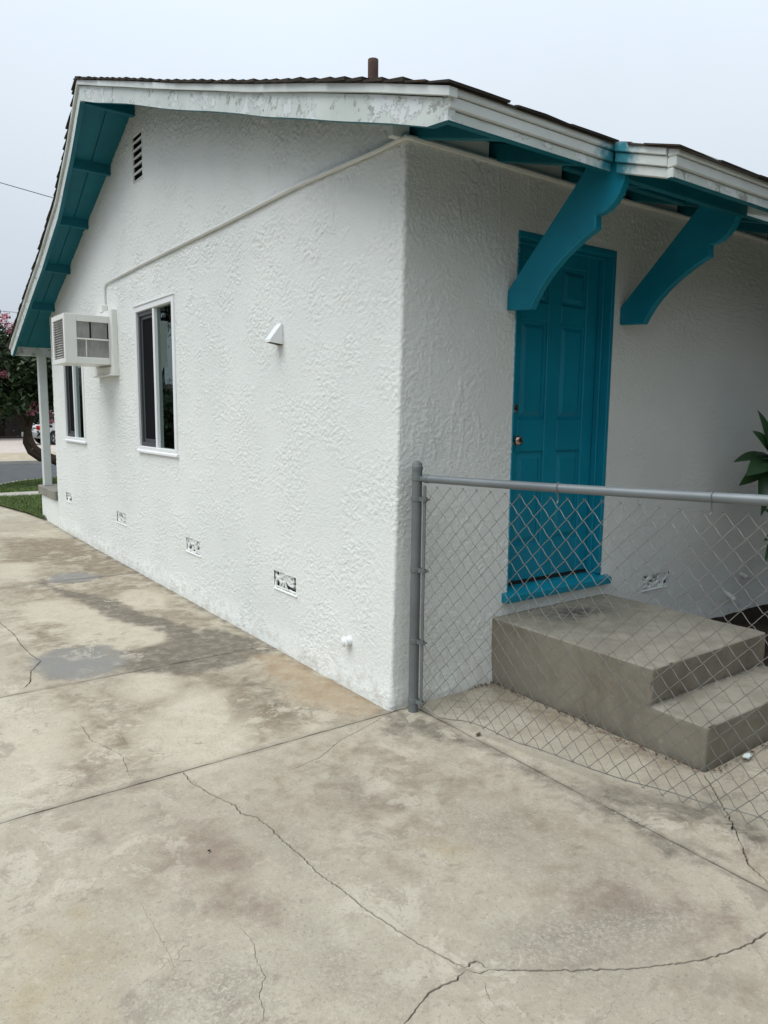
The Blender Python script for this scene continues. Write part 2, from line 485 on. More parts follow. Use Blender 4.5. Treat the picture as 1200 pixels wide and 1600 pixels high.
# ------------------------------------------------------------------ stucco wall, one skin round the corner
CR = .014
CA = math.pi * CR / 4
def wall_pos(s):
    s = np.asarray(s, float)
    phi = np.clip((s + CA) / (2 * CA), 0, 1) * math.pi / 2
    x = CR - CR * np.cos(phi); y = CR - CR * np.sin(phi)
    x = x + np.maximum(s - CA, 0); y = y + np.maximum(-s - CA, 0)
    return x, y, -np.cos(phi), -np.sin(phi)
SH = CR - CA
def sl(y): return -(y - SH)               # wall coordinate of a point y along the gable wall
def sr(x): return x - SH                  # ... of a point x along the door wall
WIN1 = (2.83, 3.76, 1.115, 2.335)
WIN2 = (5.55, 6.42, 1.115, 2.335)
GV = (3.45, 3.69, 3.34, 3.71)
VENTS_L = [(.955, 1.225), (2.415, 2.69), (4.235, 4.525), (6.31, 6.56)]
VZ = (.385, .487)
VENT_R = (2.04, 2.33, .335, .427)
DOOR = (.79, 1.60, .44, 2.41)
holes = [(sl(a[1]), sl(a[0]), a[2], a[3]) for a in (WIN1, WIN2, GV)]
holes += [(sl(b), sl(a), VZ[0], VZ[1]) for a, b in VENTS_L]
holes += [(sr(VENT_R[0]), sr(VENT_R[1]), VENT_R[2], VENT_R[3]), (sr(DOOR[0]), sr(DOOR[1]), DOOR[2], DOOR[3])]
def lines(base, must):
    base = np.asarray(base)
    must = np.unique(np.round(must, 5))
    keep = np.min(np.abs(base[:, None] - must[None, :]), axis=1) > .0022
    out = np.sort(np.concatenate([base[keep], must]))
    ok = np.concatenate([[True], np.diff(out) > .0012])
    return out[ok | np.isin(out, must)]
S = lines(np.concatenate([np.arange(-7.0, -3.405, .0105), np.arange(-3.4, -1.804, .0085), np.arange(-1.8, -.05, .0058), np.arange(-.05, .05, .004), np.arange(.05, 2.0, .0058), np.arange(2.0, 2.5, .011), np.arange(2.5, 6.4, .022)]),
          [h[0] for h in holes] + [h[1] for h in holes] + [-7.0 + SH, 6.4])
Z = lines(np.concatenate([np.arange(-.03, 2.7, .0058), np.arange(2.7, 4.02, .0068)]), [h[2] for h in holes] + [h[3] for h in holes] + [0.0, 2.70, 4.02])
def build_wall():
    SS, ZZ = np.meshgrid(S, Z)
    yy = np.maximum(-SS + SH, 0)
    ztop = np.where(SS < -CA, z_roof(yy) - .045, 2.70)
    ZC = np.minimum(ZZ, ztop)
    x, y, nx, ny = wall_pos(SS)
    # hand-trowelled lace texture
    wx = SS + .018 * perlin(SS / .06, ZC / .06, 11); wz = (ZC + .018 * perlin(SS / .06, ZC / .06, 12)) * 1.35
    mask = .28 + .72 * sstep(-.26, .20, fbm(SS / .33, ZC / .30, 4, 3))
    daub = sstep(-.10, .12, fbm(wx / .032, wz / .030, 1, 3))
    daub2 = sstep(.0, .16, fbm(wx / .018, wz / .017, 15, 2))
    ridge = sstep(.80, 1.0, 1 - np.abs(perlin(wx / .055, wz / .046, 31)) * 1.6) * sstep(-.1, .3, fbm(SS / .12, ZC / .12, 35, 2))
    h = (.0020 * daub + .0017 * daub2 + .0011 * ridge) * mask * (1 + .75 * sstep(1.6, 2.9, ZC) * (SS < 0) + .35 * sstep(1.5, 4.5, -SS)) + .0004 * perlin(SS / .016, ZC / .016, 6) + .004 * fbm(SS / .7, ZC / .7, 8, 2)
    drip = sstep(.75, .97, 1 - np.abs(perlin((SS + .03 * perlin(SS / .1, ZC / .2, 41)) / .16, ZC / .9, 42)) * 2.0) * sstep(.15, .4, fbm(SS / .5, ZC / .5, 43, 2))
    h = h + .0022 * drip
    h = h + .016 * (1 - sstep(0, .22, ZC)) ** 1.5 + .003 * perlin(SS / .4, ZC / .1, 21) * (1 - sstep(0, .15, ZC))
    x = x + nx * h; y = y + ny * h
    x = x + .050 * (ZC / 2.7) * (1 - sstep(0, 1.15, np.abs(SS)))      # the corner leans in a little towards the top
    ok = np.ones((len(Z) - 1, len(S) - 1), bool)
    sc = (S[:-1] + S[1:]) / 2; zc = (Z[:-1] + Z[1:]) / 2
    for a, b, c, d in holes:
        ok &= ~(((sc > a) & (sc < b))[None, :] & ((zc > c) & (zc < d))[:, None])
    flat = (ZC[1:, :-1] - ZC[:-1, :-1] < 1e-5) & (ZC[1:, 1:] - ZC[:-1, 1:] < 1e-5)
    ok &= ~flat
    idx = np.arange(SS.size).reshape(SS.shape)
    q = np.stack([idx[:-1, :-1], idx[:-1, 1:], idx[1:, 1:], idx[1:, :-1]], -1)[ok]
    used = np.unique(q); remap = np.full(SS.size, -1); remap[used] = np.arange(len(used))
    v = np.stack([x, y, ZC], -1).reshape(-1, 3)[used]
    me = np_mesh('stucco_wall', v, remap[q], STUCCO)
    g = (1 - sstep(.02, .26, ZC)) * .55
    run = np.zeros_like(SS)
    for ys, zs, w in ((.374, .24, .022),):
        run += np.exp(-((SS + ys) / w) ** 2) * (ZC < zs) * sstep(.0, .24, ZC)
    g = np.maximum(g, run * .8)
    vattr(me, 'grime', g.reshape(-1)[used])
    return link('stucco_wall', me, None, house)
build_wall()
# the unseen rear walls and floor close the house
mb = MB()
mb.box(.0, XE, 7.0 - .16, 7.0 - SH, 0, 2.62); mb.box(XE, XE + .12, 0.0, 7.0, 0, 2.66)
mb.obj('rear_wall', STUCCO, house)
mb = MB(); mb.prism([(.35, 2.66), (6.7, 2.66), (RIDGE_Y, 3.85)], 'x', XE, XE + .12); mb.obj('rear_gable', STUCCO, house)
mb = MB(); mb.box(1.9, 2.0, 1.21, 6.8, .41, 2.51); mb.box(.05, 6.3, 1.1, 1.2, .41, 2.51); mb.box(.2, 6.3, 4.6, 4.7, 0, 2.6); mb.box(.05, 6.3, .2, 6.8, .36, .40); mb.box(.05, 6.3, .2, 6.8, 2.52, 2.6)
mb.obj('inner_partition', paint('interior_plaster', (.40, .38, .34), .05, .8, .1), house)

# ------------------------------------------------------------------ roof deck, shingles
def deck(y0, y1, zf, x1, yedge_x=True):
    ys = np.linspace(y0, y1, 28)
    v = []; f = []
    for t in (-.012, -.055):
        for y in ys:
            v += [(float(x_rake(y)) + .02, y, float(zf(y)) + t), (x1, y, float(zf(y)) + t)]
    n = len(ys)
    for i in range(n - 1):
        a = 2 * i; f.append((a, a + 1, a + 3, a + 2)); b = 2 * n + 2 * i; f.append((b, b + 2, b + 3, b + 1))
        f.append((a, a + 2, b + 2, b)); f.append((a + 1, b + 1, b + 3, a + 3))
    e = 2 * (n - 1)
    f.append((0, 2 * n, 2 * n + 1, 1)); f.append((e, e + 1, 2 * n + e + 1, 2 * n + e))
    m = MB(); m.add(v, f); return m
deck(-.635, RIDGE_Y, z_near, XE + .4).obj('roof_deck', TEAL_SHADED, house)
deck(RIDGE_Y + .001, 7.95, z_far, XE + .4).obj('roof_deck', TEAL_SHADED, house)
CX0, CX1, CY = .70, 1.765, -.95          # the small canopy over the door
mb = MB()
def zr(y): return float(z_near(y))
mb.prism([(CY + .01, zr(CY + .01) - .055), (-.637, zr(-.637) - .055), (-.637, zr(-.637) - .012), (CY + .01, zr(CY + .01) - .012)], 'x', CX0 + .01, CX1 - .01)
mb.obj('canopy_deck', TEAL, house)

# shingles: every tab along the rakes and the eaves is a piece, the rest of the field one part
def shingle_mesh(w, l, seed, thick=.0125):
    r = random.Random(seed)
    m = MB()
    t = thick + r.random() * .003
    m.add([(0, -.006 * r.random(), 0), (w, .006 * r.random(), 0), (w, l, -.006), (0, l, -.006),
           (0, -.004, t), (w * .5, -.004 + .008 * (r.random() - .5), t + .004 * r.random()), (w, 0, t), (w, l, 0), (0, l, 0)],
          [(0, 3, 2, 1), (0, 1, 6, 5, 4), (1, 2, 7, 6), (2, 3, 8, 7), (3, 0, 4, 8), (4, 5, 6, 7, 8)])
    return m.mesh('shingle', SHINGLE if seed % 3 else SHINGLE_B)
SHM = [shingle_mesh(.31, .17, s) for s in range(6)]
SHE = [shingle_mesh(.31, .17, s + 20, .0055) for s in range(6)]
def put_shingle(x, y, z, slope, flip, k, eave=False):
    o = link('shingle', (SHE if eave else SHM)[k % 6], None, house)
    o.location = (x, y, z)
    a = math.atan(slope)
    if flip: o.rotation_euler = (a + RNG.normal() * .006, RNG.normal() * .008, math.pi + RNG.normal() * .02)
    else: o.rotation_euler = (a + RNG.normal() * .006, RNG.normal() * .008, RNG.normal() * .02)
EXPO = .122
y = -.675; k = 0
while y < RIDGE_Y - .05:
    put_shingle(float(x_rake(y)) - .036 + RNG.normal() * .004, y, zr(y) - (.006 if y > -.5 else .0035), .3262, False, k, y < -.5)
    y += EXPO; k += 1
y = 8.0
while y > RIDGE_Y + .05:
    put_shingle(float(x_rake(y)) - .036 + .31 + RNG.normal() * .004, y, float(z_far(y)) - .006, .402, True, k)
    y -= EXPO; k += 1
x = .07
while x < .42:
    put_shingle(x, -.672, zr(-.672) - .0035, .3262, False, k, True); x += .312; k += 1
for yy in (-.985, -.863, -.741):
    x = CX0 - .02 + RNG.normal() * .01
    while x < CX1 - .2:
        put_shingle(x, yy, zr(yy) - .0035, .3262, False, k, True); x += .312; k += 1
x = CX1 + .03
while x < XE + .2:
    put_shingle(x, -.672, zr(-.672) - .0035, .3262, False, k, True); x += .312; k += 1
for xa, xb, yq in ((-.26, CX0, -.665), (CX0 - .03, CX1 + .03, -.985), (CX1 + .02, XE + .4, -.665)):
    m = MB(); z = zr(yq); m.prism([(yq, z - .012), (yq + .25, z - .012 + .25 * .3262), (yq + .25, z - .003 + .25 * .3262), (yq, z - .003)], 'x', xa, xb)
    m.obj('starter_course', SHINGLE, house)
mb = MB()
for zf, ya, yb, st in ((z_near, -.60, RIDGE_Y - .05, EXPO), (z_far, 7.9, RIDGE_Y + .05, -EXPO)):
    y = ya; i = 0
    while (y < yb) if st > 0 else (y > yb):
        x = float(x_rake(y)) + .31 - .02 + (i % 2) * .15
        while x < XE + .38:
            w = min(.308, XE + .38 - x)
            z = float(zf(y)) - .01; dz = (float(zf(y + .17 * np.sign(st))) - float(zf(y)))
            ly = .17 * np.sign(st); t = .009 + random.random() * .004
            mb.add([(x, y, z), (x + w, y, z), (x + w, y + ly, z + dz - .008), (x, y + ly, z + dz - .008), (x, y, z + t), (x + w, y, z + t), (x + w, y + ly, z + dz), (x, y + ly, z + dz)],
                   [(0, 3, 2, 1), (4, 5, 6, 7), (0, 1, 5, 4), (1, 2, 6, 5), (3, 0, 4, 7)])
            x += .312
        y += st; i += 1
tag(mb.obj('shingle_field', SHINGLE, house), kind='stuff')
mb = MB(); mb.prism([(RIDGE_Y - .14, RIDGE_Z - .035), (RIDGE_Y, RIDGE_Z + .012), (RIDGE_Y + .14, RIDGE_Z - .045), (RIDGE_Y, RIDGE_Z - .015)], 'x', -.47, XE + .42)
mb.obj('ridge_cap', SHINGLE, house)

# ------------------------------------------------------------------ barge boards, trims, fascias
def ribbon(ys, xo0, xo1, zf, zt, zb, zmin=None, wave=0, seed=0):
    m = MB(); v = []; f = []
    for y in ys:
        xr = float(x_rake(y)); z = float(zf(y)); w = wave * float(perlin(np.array(y * 1.7), np.array(.5), seed))
        b = z + zb + w
        if zmin is not None: b = max(b, zmin)
        v += [(xr + xo0, y, z + zt), (xr + xo1, y, z + zt), (xr + xo1, y, b), (xr + xo0, y, b)]
    n = len(ys)
    mi = []
    for i in range(n - 1):
        a = 4 * i
        for j in range(4):
            f.append((a + j, a + (j + 1) % 4, a + 4 + (j + 1) % 4, a + 4 + j)); mi.append(1 if j == 2 else 0)
    f.append((0, 1, 2, 3)); f.append((4 * n - 1, 4 * n - 2, 4 * n - 3, 4 * n - 4)); mi += [0, 0]
    m.v = v; m.f = f; m.mi = mi
    return m
ysn = list(np.linspace(-.64, RIDGE_Y - .001, 40)); ysf = list(np.linspace(RIDGE_Y + .001, 7.83, 40))
ribbon(ysn, 0, .034, z_near, -.050, -.158, 2.524, .008, 3).obj('barge_board', [BARGE, TEAL_SHADED], house)
ribbon(ysf, 0, .034, z_far, -.050, -.168, None, .008, 5).obj('barge_board', [BARGE, TEAL_SHADED], house)
ribbon([-.665] + ysn[1:], -.020, .02, z_near, -.0125, -.047, None, .004, 7).obj('barge_trim', [WHITE_TRIM, WHITE_TRIM], house)
ribbon(ysf + [7.90], -.020, .02, z_far, -.0125, -.047, None, .004, 9).obj('barge_trim', [WHITE_TRIM, WHITE_TRIM], house)

def fascia(x0, x1, y, zt, s=-1):
    """three stepped strips along X, front faces towards -y"""
    for nm, dy, a, b in (('fascia_trim', -.022, 0, .040), ('fascia_moulding', -.012, .0415, .083), ('fascia_board', 0, .0845, .126)):
        m = MB(); n = 8
        for i in range(n):
            pass
        m.box(x0, x1, y + dy, y + .03, zt - b, zt - a)
        me = m.mesh(nm, [WHITE_TRIM if nm != 'fascia_board' else BARGE, TEAL_SHADED], .004)
        if nm == 'fascia_board':
            for p in me.polygons:
                if p.normal.z < -.6: p.material_index = 1
        link(nm, me, None, house)
fascia(-.25, CX0 - .002, -.635, 2.648)
fascia(CX0 - .012, CX1 + .012, CY, 2.551)
fascia(CX1 + .002, XE + .4, -.635, 2.648)
for sx_, xa, xb in ((-1, CX0, CX0 + .03), (1, CX1 - .03, CX1)):
    for nm, dx, a, b in (('canopy_side_trim', .022, 0, .040), ('canopy_side_moulding', .012, .0415, .083), ('canopy_side_board', 0, .0845, .126)):
        m = MB(); yb = CY - (.0 if nm == 'canopy_side_board' else .0) + .031; ya = -.66
        za, zb_ = zr(ya), zr(yb)
        p = [(ya, za - a), (yb, zb_ - a), (yb, zb_ - b), (ya, za - b)]
        if sx_ < 0: m.prism(p, 'x', xa - dx, xb)
        else: m.prism(p, 'x', xa, xb + dx)
        m.obj(nm, WHITE_TRIM, house, .003)

# rafters and frieze blocks under the near eave, lookouts under the far gable overhang
RAFT = [.10, .60, 1.14, 1.70, 2.22, 2.78, 3.34, 3.90, 4.46, 5.02, 5.58, 6.14]
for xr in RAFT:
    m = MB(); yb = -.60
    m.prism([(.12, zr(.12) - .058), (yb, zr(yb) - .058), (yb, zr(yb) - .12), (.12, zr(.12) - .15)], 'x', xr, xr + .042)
    m.obj('rafter_tail', TEAL_SHADED, house, .003)
for a, b in zip([-.02] + [x + .044 for x in RAFT[:-1]], [x - .002 for x in RAFT]):
    if b - a < .1: continue
    m = MB(); m.box(a, b - .02, .012, .05, 2.702, zr(.01) - .06)
    m.obj('frieze_block', WHITE_TRIM, house, .003)
m = MB(); m.box(CX0 + .035, CX1 - .035, -.70, -.665, zr(-.68) - .15, zr(-.68) - .06); m.obj('canopy_nailer', TEAL_SHADED, house, .003)
m = MB(); m.box(CX0 + .035, CX1 - .035, -.36, -.32, zr(-.34) - .13, zr(-.34) - .06); m.obj('canopy_nailer', TEAL_SHADED, house, .003)
m = MB(); m.box(-.405, .02, RIDGE_Y + .02, RIDGE_Y + .08, RIDGE_Z - .165, RIDGE_Z - .085); m.obj('ridge_beam', TEAL_SHADED, house, .004)
for yl in (4.34, 5.13, 5.93, 6.72):
    z = float(z_far(yl)); m = MB()
    m.prism([(yl - .022, z - .056 + .009), (yl + .022, z - .056 - .009), (yl + .022, z - .145), (yl - .022, z - .145)], 'x', float(x_rake(yl)) + .036, -.001)
    m.obj('lookout', TEAL_SHADED, house, .004)
# the soffit under the far overhang is laid in two runs of boards
def soffit(x_a, x_b, ya, yb, zf):
    m = MB(); v = []; f = []
    ys = np.linspace(ya, yb, 6)
    for y in ys:
        z = float(zf(y)); xo = float(x_rake(y))
        for xx in (xo + .036 + x_a * (0 - xo - .036), xo + .036 + x_b * (0 - xo - .036)):
            v += [(xx, y, z - .057), (xx, y, z - .068)]
    for i in range(5):
        a = 4 * i
        f += [(a, a + 4, a + 6, a + 2), (a + 1, a + 3, a + 7, a + 5), (a, a + 1, a + 5, a + 4), (a + 2, a + 6, a + 7, a + 3)]
    m.add(v, f); m.obj('soffit_board', TEAL_SHADED, house)
_yl = [3.66, 4.34, 5.13, 5.93, 6.72, 7.80]
for a, b in zip(_yl[:-1], _yl[1:]):
    soffit(0, .47, a + .024, b - .024, z_far); soffit(.505, 1, a + .024, b - .024, z_far)

# ------------------------------------------------------------------ door brackets
BR = [(.0, 2.098), (.0, 2.0), (-.164, 1.990), (-.190, 2.035), (-.222, 2.080), (-.262, 2.124), (-.310, 2.168), (-.365, 2.210), (-.430, 2.250), (-.490, 2.283), (-.546, 2.306),
      (-.543, 2.366), (-.575, 2.368), (-.608, 2.380), (-.640, 2.402), (-.668, 2.438), (-.688, 2.482), (-.697, 2.535), (-.700, 2.566), (-.51, 2.628), (-.44, 2.545)]
for xb in (.722, 1.662):
    m = MB(); m.prism(BR, 'x', xb, xb + .046); m.obj('door_bracket', TEAL, house, .004, False)

# ------------------------------------------------------------------ door
m = MB()
m.box(DOOR[0] - .002, .798, -.006, .15, .50, DOOR[3] + .002); m.box(1.574, DOOR[1] + .002, -.006, .15, .50, DOOR[3] + .002)
m.box(.798, 1.574, -.006, .15, 2.378, DOOR[3] + .002)
m.box(.798, .804, .050, .083, .50, 2.364); m.box(1.560, 1.574, .045, .083, .50, 2.364); m.box(.798, 1.574, .045, .083, 2.364, 2.378)
m.obj('door_frame', TEAL, house, .003)
m = MB(); m.prism([(-.045, .437), (.10, .437), (.10, .500), (.03, .500), (-.045, .478)], 'x', .752, 1.662); m.obj('door_sill', TEAL, house, .005)
door = link('door', None, None, house) if False else None
m = MB()
PX = [(.925, 1.14), (1.25, 1.465)]; PZ = [(2.083, 2.292), (1.440, 1.98), (.722, 1.256)]
dx0, dx1, dz0, dz1 = .799, 1.573, .516, 2.376
dy0, dy1 = .086, .126
m.box(dx0, PX[0][0], dy0, dy1, dz0, dz1); m.box(PX[0][1], PX[1][0], dy0, dy1, dz0, dz1); m.box(PX[1][1], dx1, dy0, dy1, dz0, dz1)
zs = [dz0, PZ[2][0], PZ[2][1], PZ[1][0], PZ[1][1], PZ[0][0], PZ[0][1], dz1]
for i in range(0, 8, 2):
    for a, b in PX: m.box(a, b, dy0 + .0004, dy1, zs[i], zs[i + 1])
door = m.obj('door', TEAL, house, .0045)
for a, b in PX:
    for c, d in PZ:
        p = MB()
        def rr(i, y): return [(a + i, y, c + i), (b - i, y, c + i), (b - i, y, d - i), (a + i, y, d - i)]
        rings = [rr(.0, .100), rr(.018, .102), rr(.040, .091), rr(.043, .090)]
        v = [q for r_ in rings for q in r_]; f = []
        for i in range(3):
            for j in range(4): f.append((4 * i + j, 4 * i + (j + 1) % 4, 4 * i + 4 + (j + 1) % 4, 4 * i + 4 + j))
        f.append((12, 13, 14, 15)); p.add(v, f); p.obj('door_panel', TEAL, door)
m = MB(); m.box(dx0, dx1, .075, .12, .5005, .515); m.obj('door_sweep', BLACK, house)
m = MB(); m.lathe([(0, .030), (-.006, .032), (-.010, .028), (-.012, .012), (-.035, .011), (-.040, .020), (-.048, .027), (-.060, .028), (-.068, .022), (-.071, .010)], (.876, .086, 1.322), (0, 1, 0), 20)
m.obj('door_knob', BRASS, door, 0, True)
m = MB(); m.lathe([(0, .027), (-.010, .028), (-.016, .022), (-.018, .010)], (.884, .086, 1.500), (0, 1, 0), 20); m.box(.882, .886, .066, .070, 1.493, 1.511)
m.obj('deadbolt', BRASS, door, 0, True)

# ------------------------------------------------------------------ windows
def frame_ring(m, x0, x1, ya, yb, za, zb, w, wb=None):
    wb = wb or w
    m.box(x0, x1, ya, ya + w, za, zb); m.box(x0, x1, yb - w, yb, za, zb)
    m.box(x0, x1, ya + w, yb - w, zb - w, zb); m.box(x0, x1, ya + w, yb - w, za, za + wb)
def window(y0, y1, z0, z1, name='window'):
    fr = MB(); frame_ring(fr, -.014, .06, y0 - .008, y1 + .008, z0 - .004, z1 + .008, .046)
    w = fr.obj(name, VINYL, house, .004)
    ym = (y0 + y1) / 2 + .005
    m = MB(); m.box(-.006, .05, ym - .020, ym + .020, z0 + .042, z1 - .038); m.obj('mullion', VINYL, w, .003)
    m = MB(); m.prism([(-.026, z0 - .014), (.0, z0 - .014), (.0, z0 + .014), (-.014, z0 + .015), (-.026, z0 + .004)], 'y', y0 - .028, y1 + .012); m.obj('sill', VINYL, w, .003)
    m = MB(); m.box(-.022, .002, y0 - .012, y1 + .012, z1 + .008, z1 + .022); m.obj('head_trim', VINYL, w, .003)
    ya, yb, za, zb = y0 + .038, ym - .02, z0 + .042, z1 - .038
    m = MB(); m.box(.022, .028, ya, yb, za, zb); m.obj('glass_pane', GLASS, w)
    ya, yb = ym + .02, y1 - .038
    m = MB(); m.box(.040, .046, ya, yb, za, zb); m.obj('glass_pane', GLASS, w)
    m = MB(); frame_ring(m, .006, .026, ya, yb, za, zb, .036); frame_ring(m, .022, .034, ya + .036, yb - .036, za + .036, zb - .036, .028)
    m.obj('screen_frame', SCREEN_FRAME, w, .002)
    m = MB(); m.box(.028, .030, ya + .03, yb - .03, za + .03, zb - .03); m.obj('insect_screen', SCREEN, w)
    # curtains hanging inside
    cv = []; cf = []
    for i, yy in enumerate(np.linspace(y0 - .05, y0 + .30, 24)):
        xx = .16 + .025 * math.sin(i * 1.3)
        cv += [(xx, yy, z0 - .1), (xx, yy, z1 + .1)]
    for i in range(23): cf.append((2 * i, 2 * i + 2, 2 * i + 3, 2 * i + 1))
    m = MB(); m.add(cv, cf); m.obj('curtain', CURTAIN, w)
    return w
CURTAIN = paint('pale_curtain', (.42, .44, .40), .05, .9, .05)
window(*WIN1); window(*WIN2)

# ------------------------------------------------------------------ vents
def lattice_mesh(w, h, seed):
    """cast ornamental grille under thick paint, local: u along wall, v up, +n outwards (-x)"""
    r = random.Random(seed); m = MB()
    nx_, ny_ = 6, 3
    P = {}
    for i in range(nx_ + 1):
        for j in range(ny_ + 1):
            jx = 0 if i in (0, nx_) else r.uniform(-.35, .35); jy = 0 if j in (0, ny_) else r.uniform(-.3, .3)
            P[i, j] = (.012 + r.uniform(-.004, .006), w * (i + jx) / nx_, h * (j + jy) / ny_)
    for i in range(nx_ + 1):
        for j in range(ny_ + 1):
            for di, dj in ((1, 0), (0, 1), (1, 1), (1, -1)):
                q = (i + di, j + dj)
                if q not in P: continue
                border = (di == 0 and i in (0, nx_)) or (dj == 0 and j in (0, ny_))
                if not border and r.random() > (.62 if di * dj == 0 else .40): continue
                a, b = Vector(P[i, j]), Vector(P[q]); c = (a + b) / 2 + Vector((0, r.uniform(-.004, .004), r.uniform(-.004, .004)))
                m.tube([a, c, b], [.0085 + .004 * r.random(), .0055 + .005 * r.random(), .0085 + .004 * r.random()], 6)
    return m.mesh('grille', STUCCO, 0, True)
def foundation_vent(loc, rotz, w, h, seed):
    m = MB(); d = .10
    m.box(d, d + .01, -.01, w + .01, -.01, h + .01)
    m.box(.004, d, -.012, -.001, -.012, h + .012); m.box(.004, d, w + .001, w + .012, -.012, h + .012)
    m.box(.004, d, -.012, w + .012, -.012, -.001); m.box(.004, d, -.012, w + .012, h + .001, h + .012)
    v = m.obj('foundation_vent', DARK_CAVITY, house)
    g = link('grille', lattice_mesh(w, h, seed), None, v)
    s = MB(); s.prism([(-.009, -.013), (.006, -.015), (.006, -.002), (-.002, -.002), (-.010, -.007)], 'y', -.018, w + .006)
    link('vent_lip', s.mesh('vent_lip', STUCCO, .003), None, v)
    v.location = loc; v.rotation_euler = (0, 0, rotz)
    return v
for i, (a, b) in enumerate(VENTS_L): foundation_vent((0, a, VZ[0]), 0, b - a, VZ[1] - VZ[0], i)
foundation_vent((VENT_R[1], 0, VENT_R[2]), R(90), VENT_R[1] - VENT_R[0], VENT_R[3] - VENT_R[2], 9)
m = MB(); m.box(.10, .11, GV[0], GV[1], GV[2], GV[3])
gv = m.obj('gable_vent', DARK_CAVITY, house)
m = MB(); frame_ring(m, -.006, .008, GV[0] - .008, GV[1] + .008, GV[2] - .008, GV[3] + .008, .012); m.obj('vent_frame', STUCCO, gv, .002)
m = MB(); frame_ring(m, .009, .099, GV[0] - .006, GV[1] + .006, GV[2] - .006, GV[3] + .006, .008); m.obj('vent_shade_liner', DARK_CAVITY, gv)  # black liner stands in for the shade inside the gable vent
for i in range(6):
    z = GV[2] + .014 + i * .061
    m = MB(); m.prism([(-.006, z), (.004, z - .003), (.034, z + .016), (.032, z + .022), (-.004, z + .009)], 'y', GV[0] + .004, GV[1] - .004); m.obj('slat', VINYL, gv)
# wedge shaped vent hood on the gable wall
m = MB()
ya, yb = 1.090, 1.158
m.add([(-.002, ya, 1.855), (-.002, yb, 1.855), (-.002, yb, 1.972), (-.002, ya, 1.972), (-.084, yb, 1.864), (-.084, ya, 1.864), (-.008, ya, 1.976), (-.008, yb, 1.976), (-.084, ya, 1.880), (-.084, yb, 1.880)],
      [(6, 7, 9, 8), (8, 9, 4, 5), (0, 3, 6, 8, 5), (1, 4, 9, 7, 2), (2, 7, 6, 3)])
hood = m.obj('vent_hood', VINYL, house)
m = MB(); m.add([(-.080, yb - .005, 1.866), (-.080, ya + .005, 1.866), (.0, ya + .005, 1.852), (.0, yb - .005, 1.852)], [(0, 1, 2, 3)]); m.obj('hood_opening', paint('hood_opening_shade', (.10, .09, .07), .4, .95, .05), hood)  # dark sheet paints in the shade of the hood's open underside
# capped pipe near the foot of the gable wall, two stubs beside the steps
m = MB(); m.lathe([(.01, .024), (-.012, .024), (-.015, .020), (-.024, .020), (-.027, .029), (-.033, .029), (-.036, .019), (-.043, .017), (-.046, .010)], (-.002, .374, .255), (1, 0, 0), 18)
m.obj('capped_pipe', VINYL, house, 0, True)
for p, d in (((3.092, 0, .178), (0, -1, -.55)), ((3.282, 0, .294), (-.5, -1, -.1))):
    m = MB(); m.tube([Vector(p) + Vector((0, .02, 0)), Vector(p) + Vector(d).normalized() * .05, Vector(p) + Vector(d).normalized() * .075 + Vector((0, 0, -.012))], .019, 10)
    m.obj('pipe_stub', CAULK, house, 0, True)
# conduit running along the plate line and round the corner
pts = [(-.012, 4.42, 2.30), (-.012, 4.44, 2.44), (-.012, 4.52, 2.585), (-.012, 4.60, 2.645), (-.012, 4.52, 2.652)]
pts = [(-.014, 4.60, 2.36), (-.014, 4.61, 2.56), (-.014, 4.60, 2.615), (-.014, 4.55, 2.650), (-.014, 4.45, 2.655)] + \
      [(-.014 - .002 * math.sin(y * 3) + .048 * float(1 - sstep(0, 1.15, y)), y, 2.655 + (4.45 - y) * .0095 + .003 * math.sin(y * 2.3)) for y in np.arange(4.2, .0, -.25)] + [(.032, .03, 2.700), (.042, -.008, 2.704), (.08, -.014, 2.703)]
m = MB(); m.tube(pts, .0125, 10); m.obj('conduit', CAULK, house, 0, True)
pts = [(.08, -.012, 2.703)] + [(x, -.010 - .002 * math.sin(x * 7), 2.702 + .004 * math.sin(x * 3.1)) for x in np.arange(.2, XE, .15)]
m = MB(); m.tube(pts, .014, 8); m.obj('caulked_edge', CAULK, house, 0, True)
# rusty plumbing vent through the roof
m = MB(); zb = zr(1.63)
m.tube([(1.0, 1.63, zb - .1), (1.0, 1.63, zb + .475)], .0365, 14)
vp = m.obj('vent_pipe', RUST, house, 0, True)
m = MB(); m.lathe([(0, .12), (.02, .11), (.06, .05), (.10, .045)], (1.0, 1.63, zb - .01), (0, 0, 1), 16); m.obj('flashing', STEEL_DARK, vp, 0, True)

# ------------------------------------------------------------------ porch on the street side
m = MB(); m.box(.0, .12, 7.02, 7.98, -.03, .335); m.box(.12, 3.2, 7.86, 7.98, -.03, .335); m.obj('porch_wall', STUCCO, house, .006)
m = MB(); m.box(-.035, .16, 7.03, 8.02, .336, .452); m.box(.16, 3.2, 7.82, 8.02, .336, .452); m.obj('porch_wall_cap', CAPC, house, .010)
m = MB(); m.box(.005, .105, 7.80, 7.90, .452, 2.155); m.obj('porch_post', WHITE_TRIM, house, .006)
m = MB(); m.box(3.1, 3.2, 7.80, 7.90, .452, 2.155); m.obj('porch_post', WHITE_TRIM, house, .006)
m = MB(); m.box(-.30, 6.4, 7.80, 7.895, 2.155, 2.283); m.obj('porch_beam', BARGE, house, .006)
m = MB(); m.box(.12, 6.4, 7.0, 7.86, .0, .14); m.obj('porch_floor', CAPC, house)
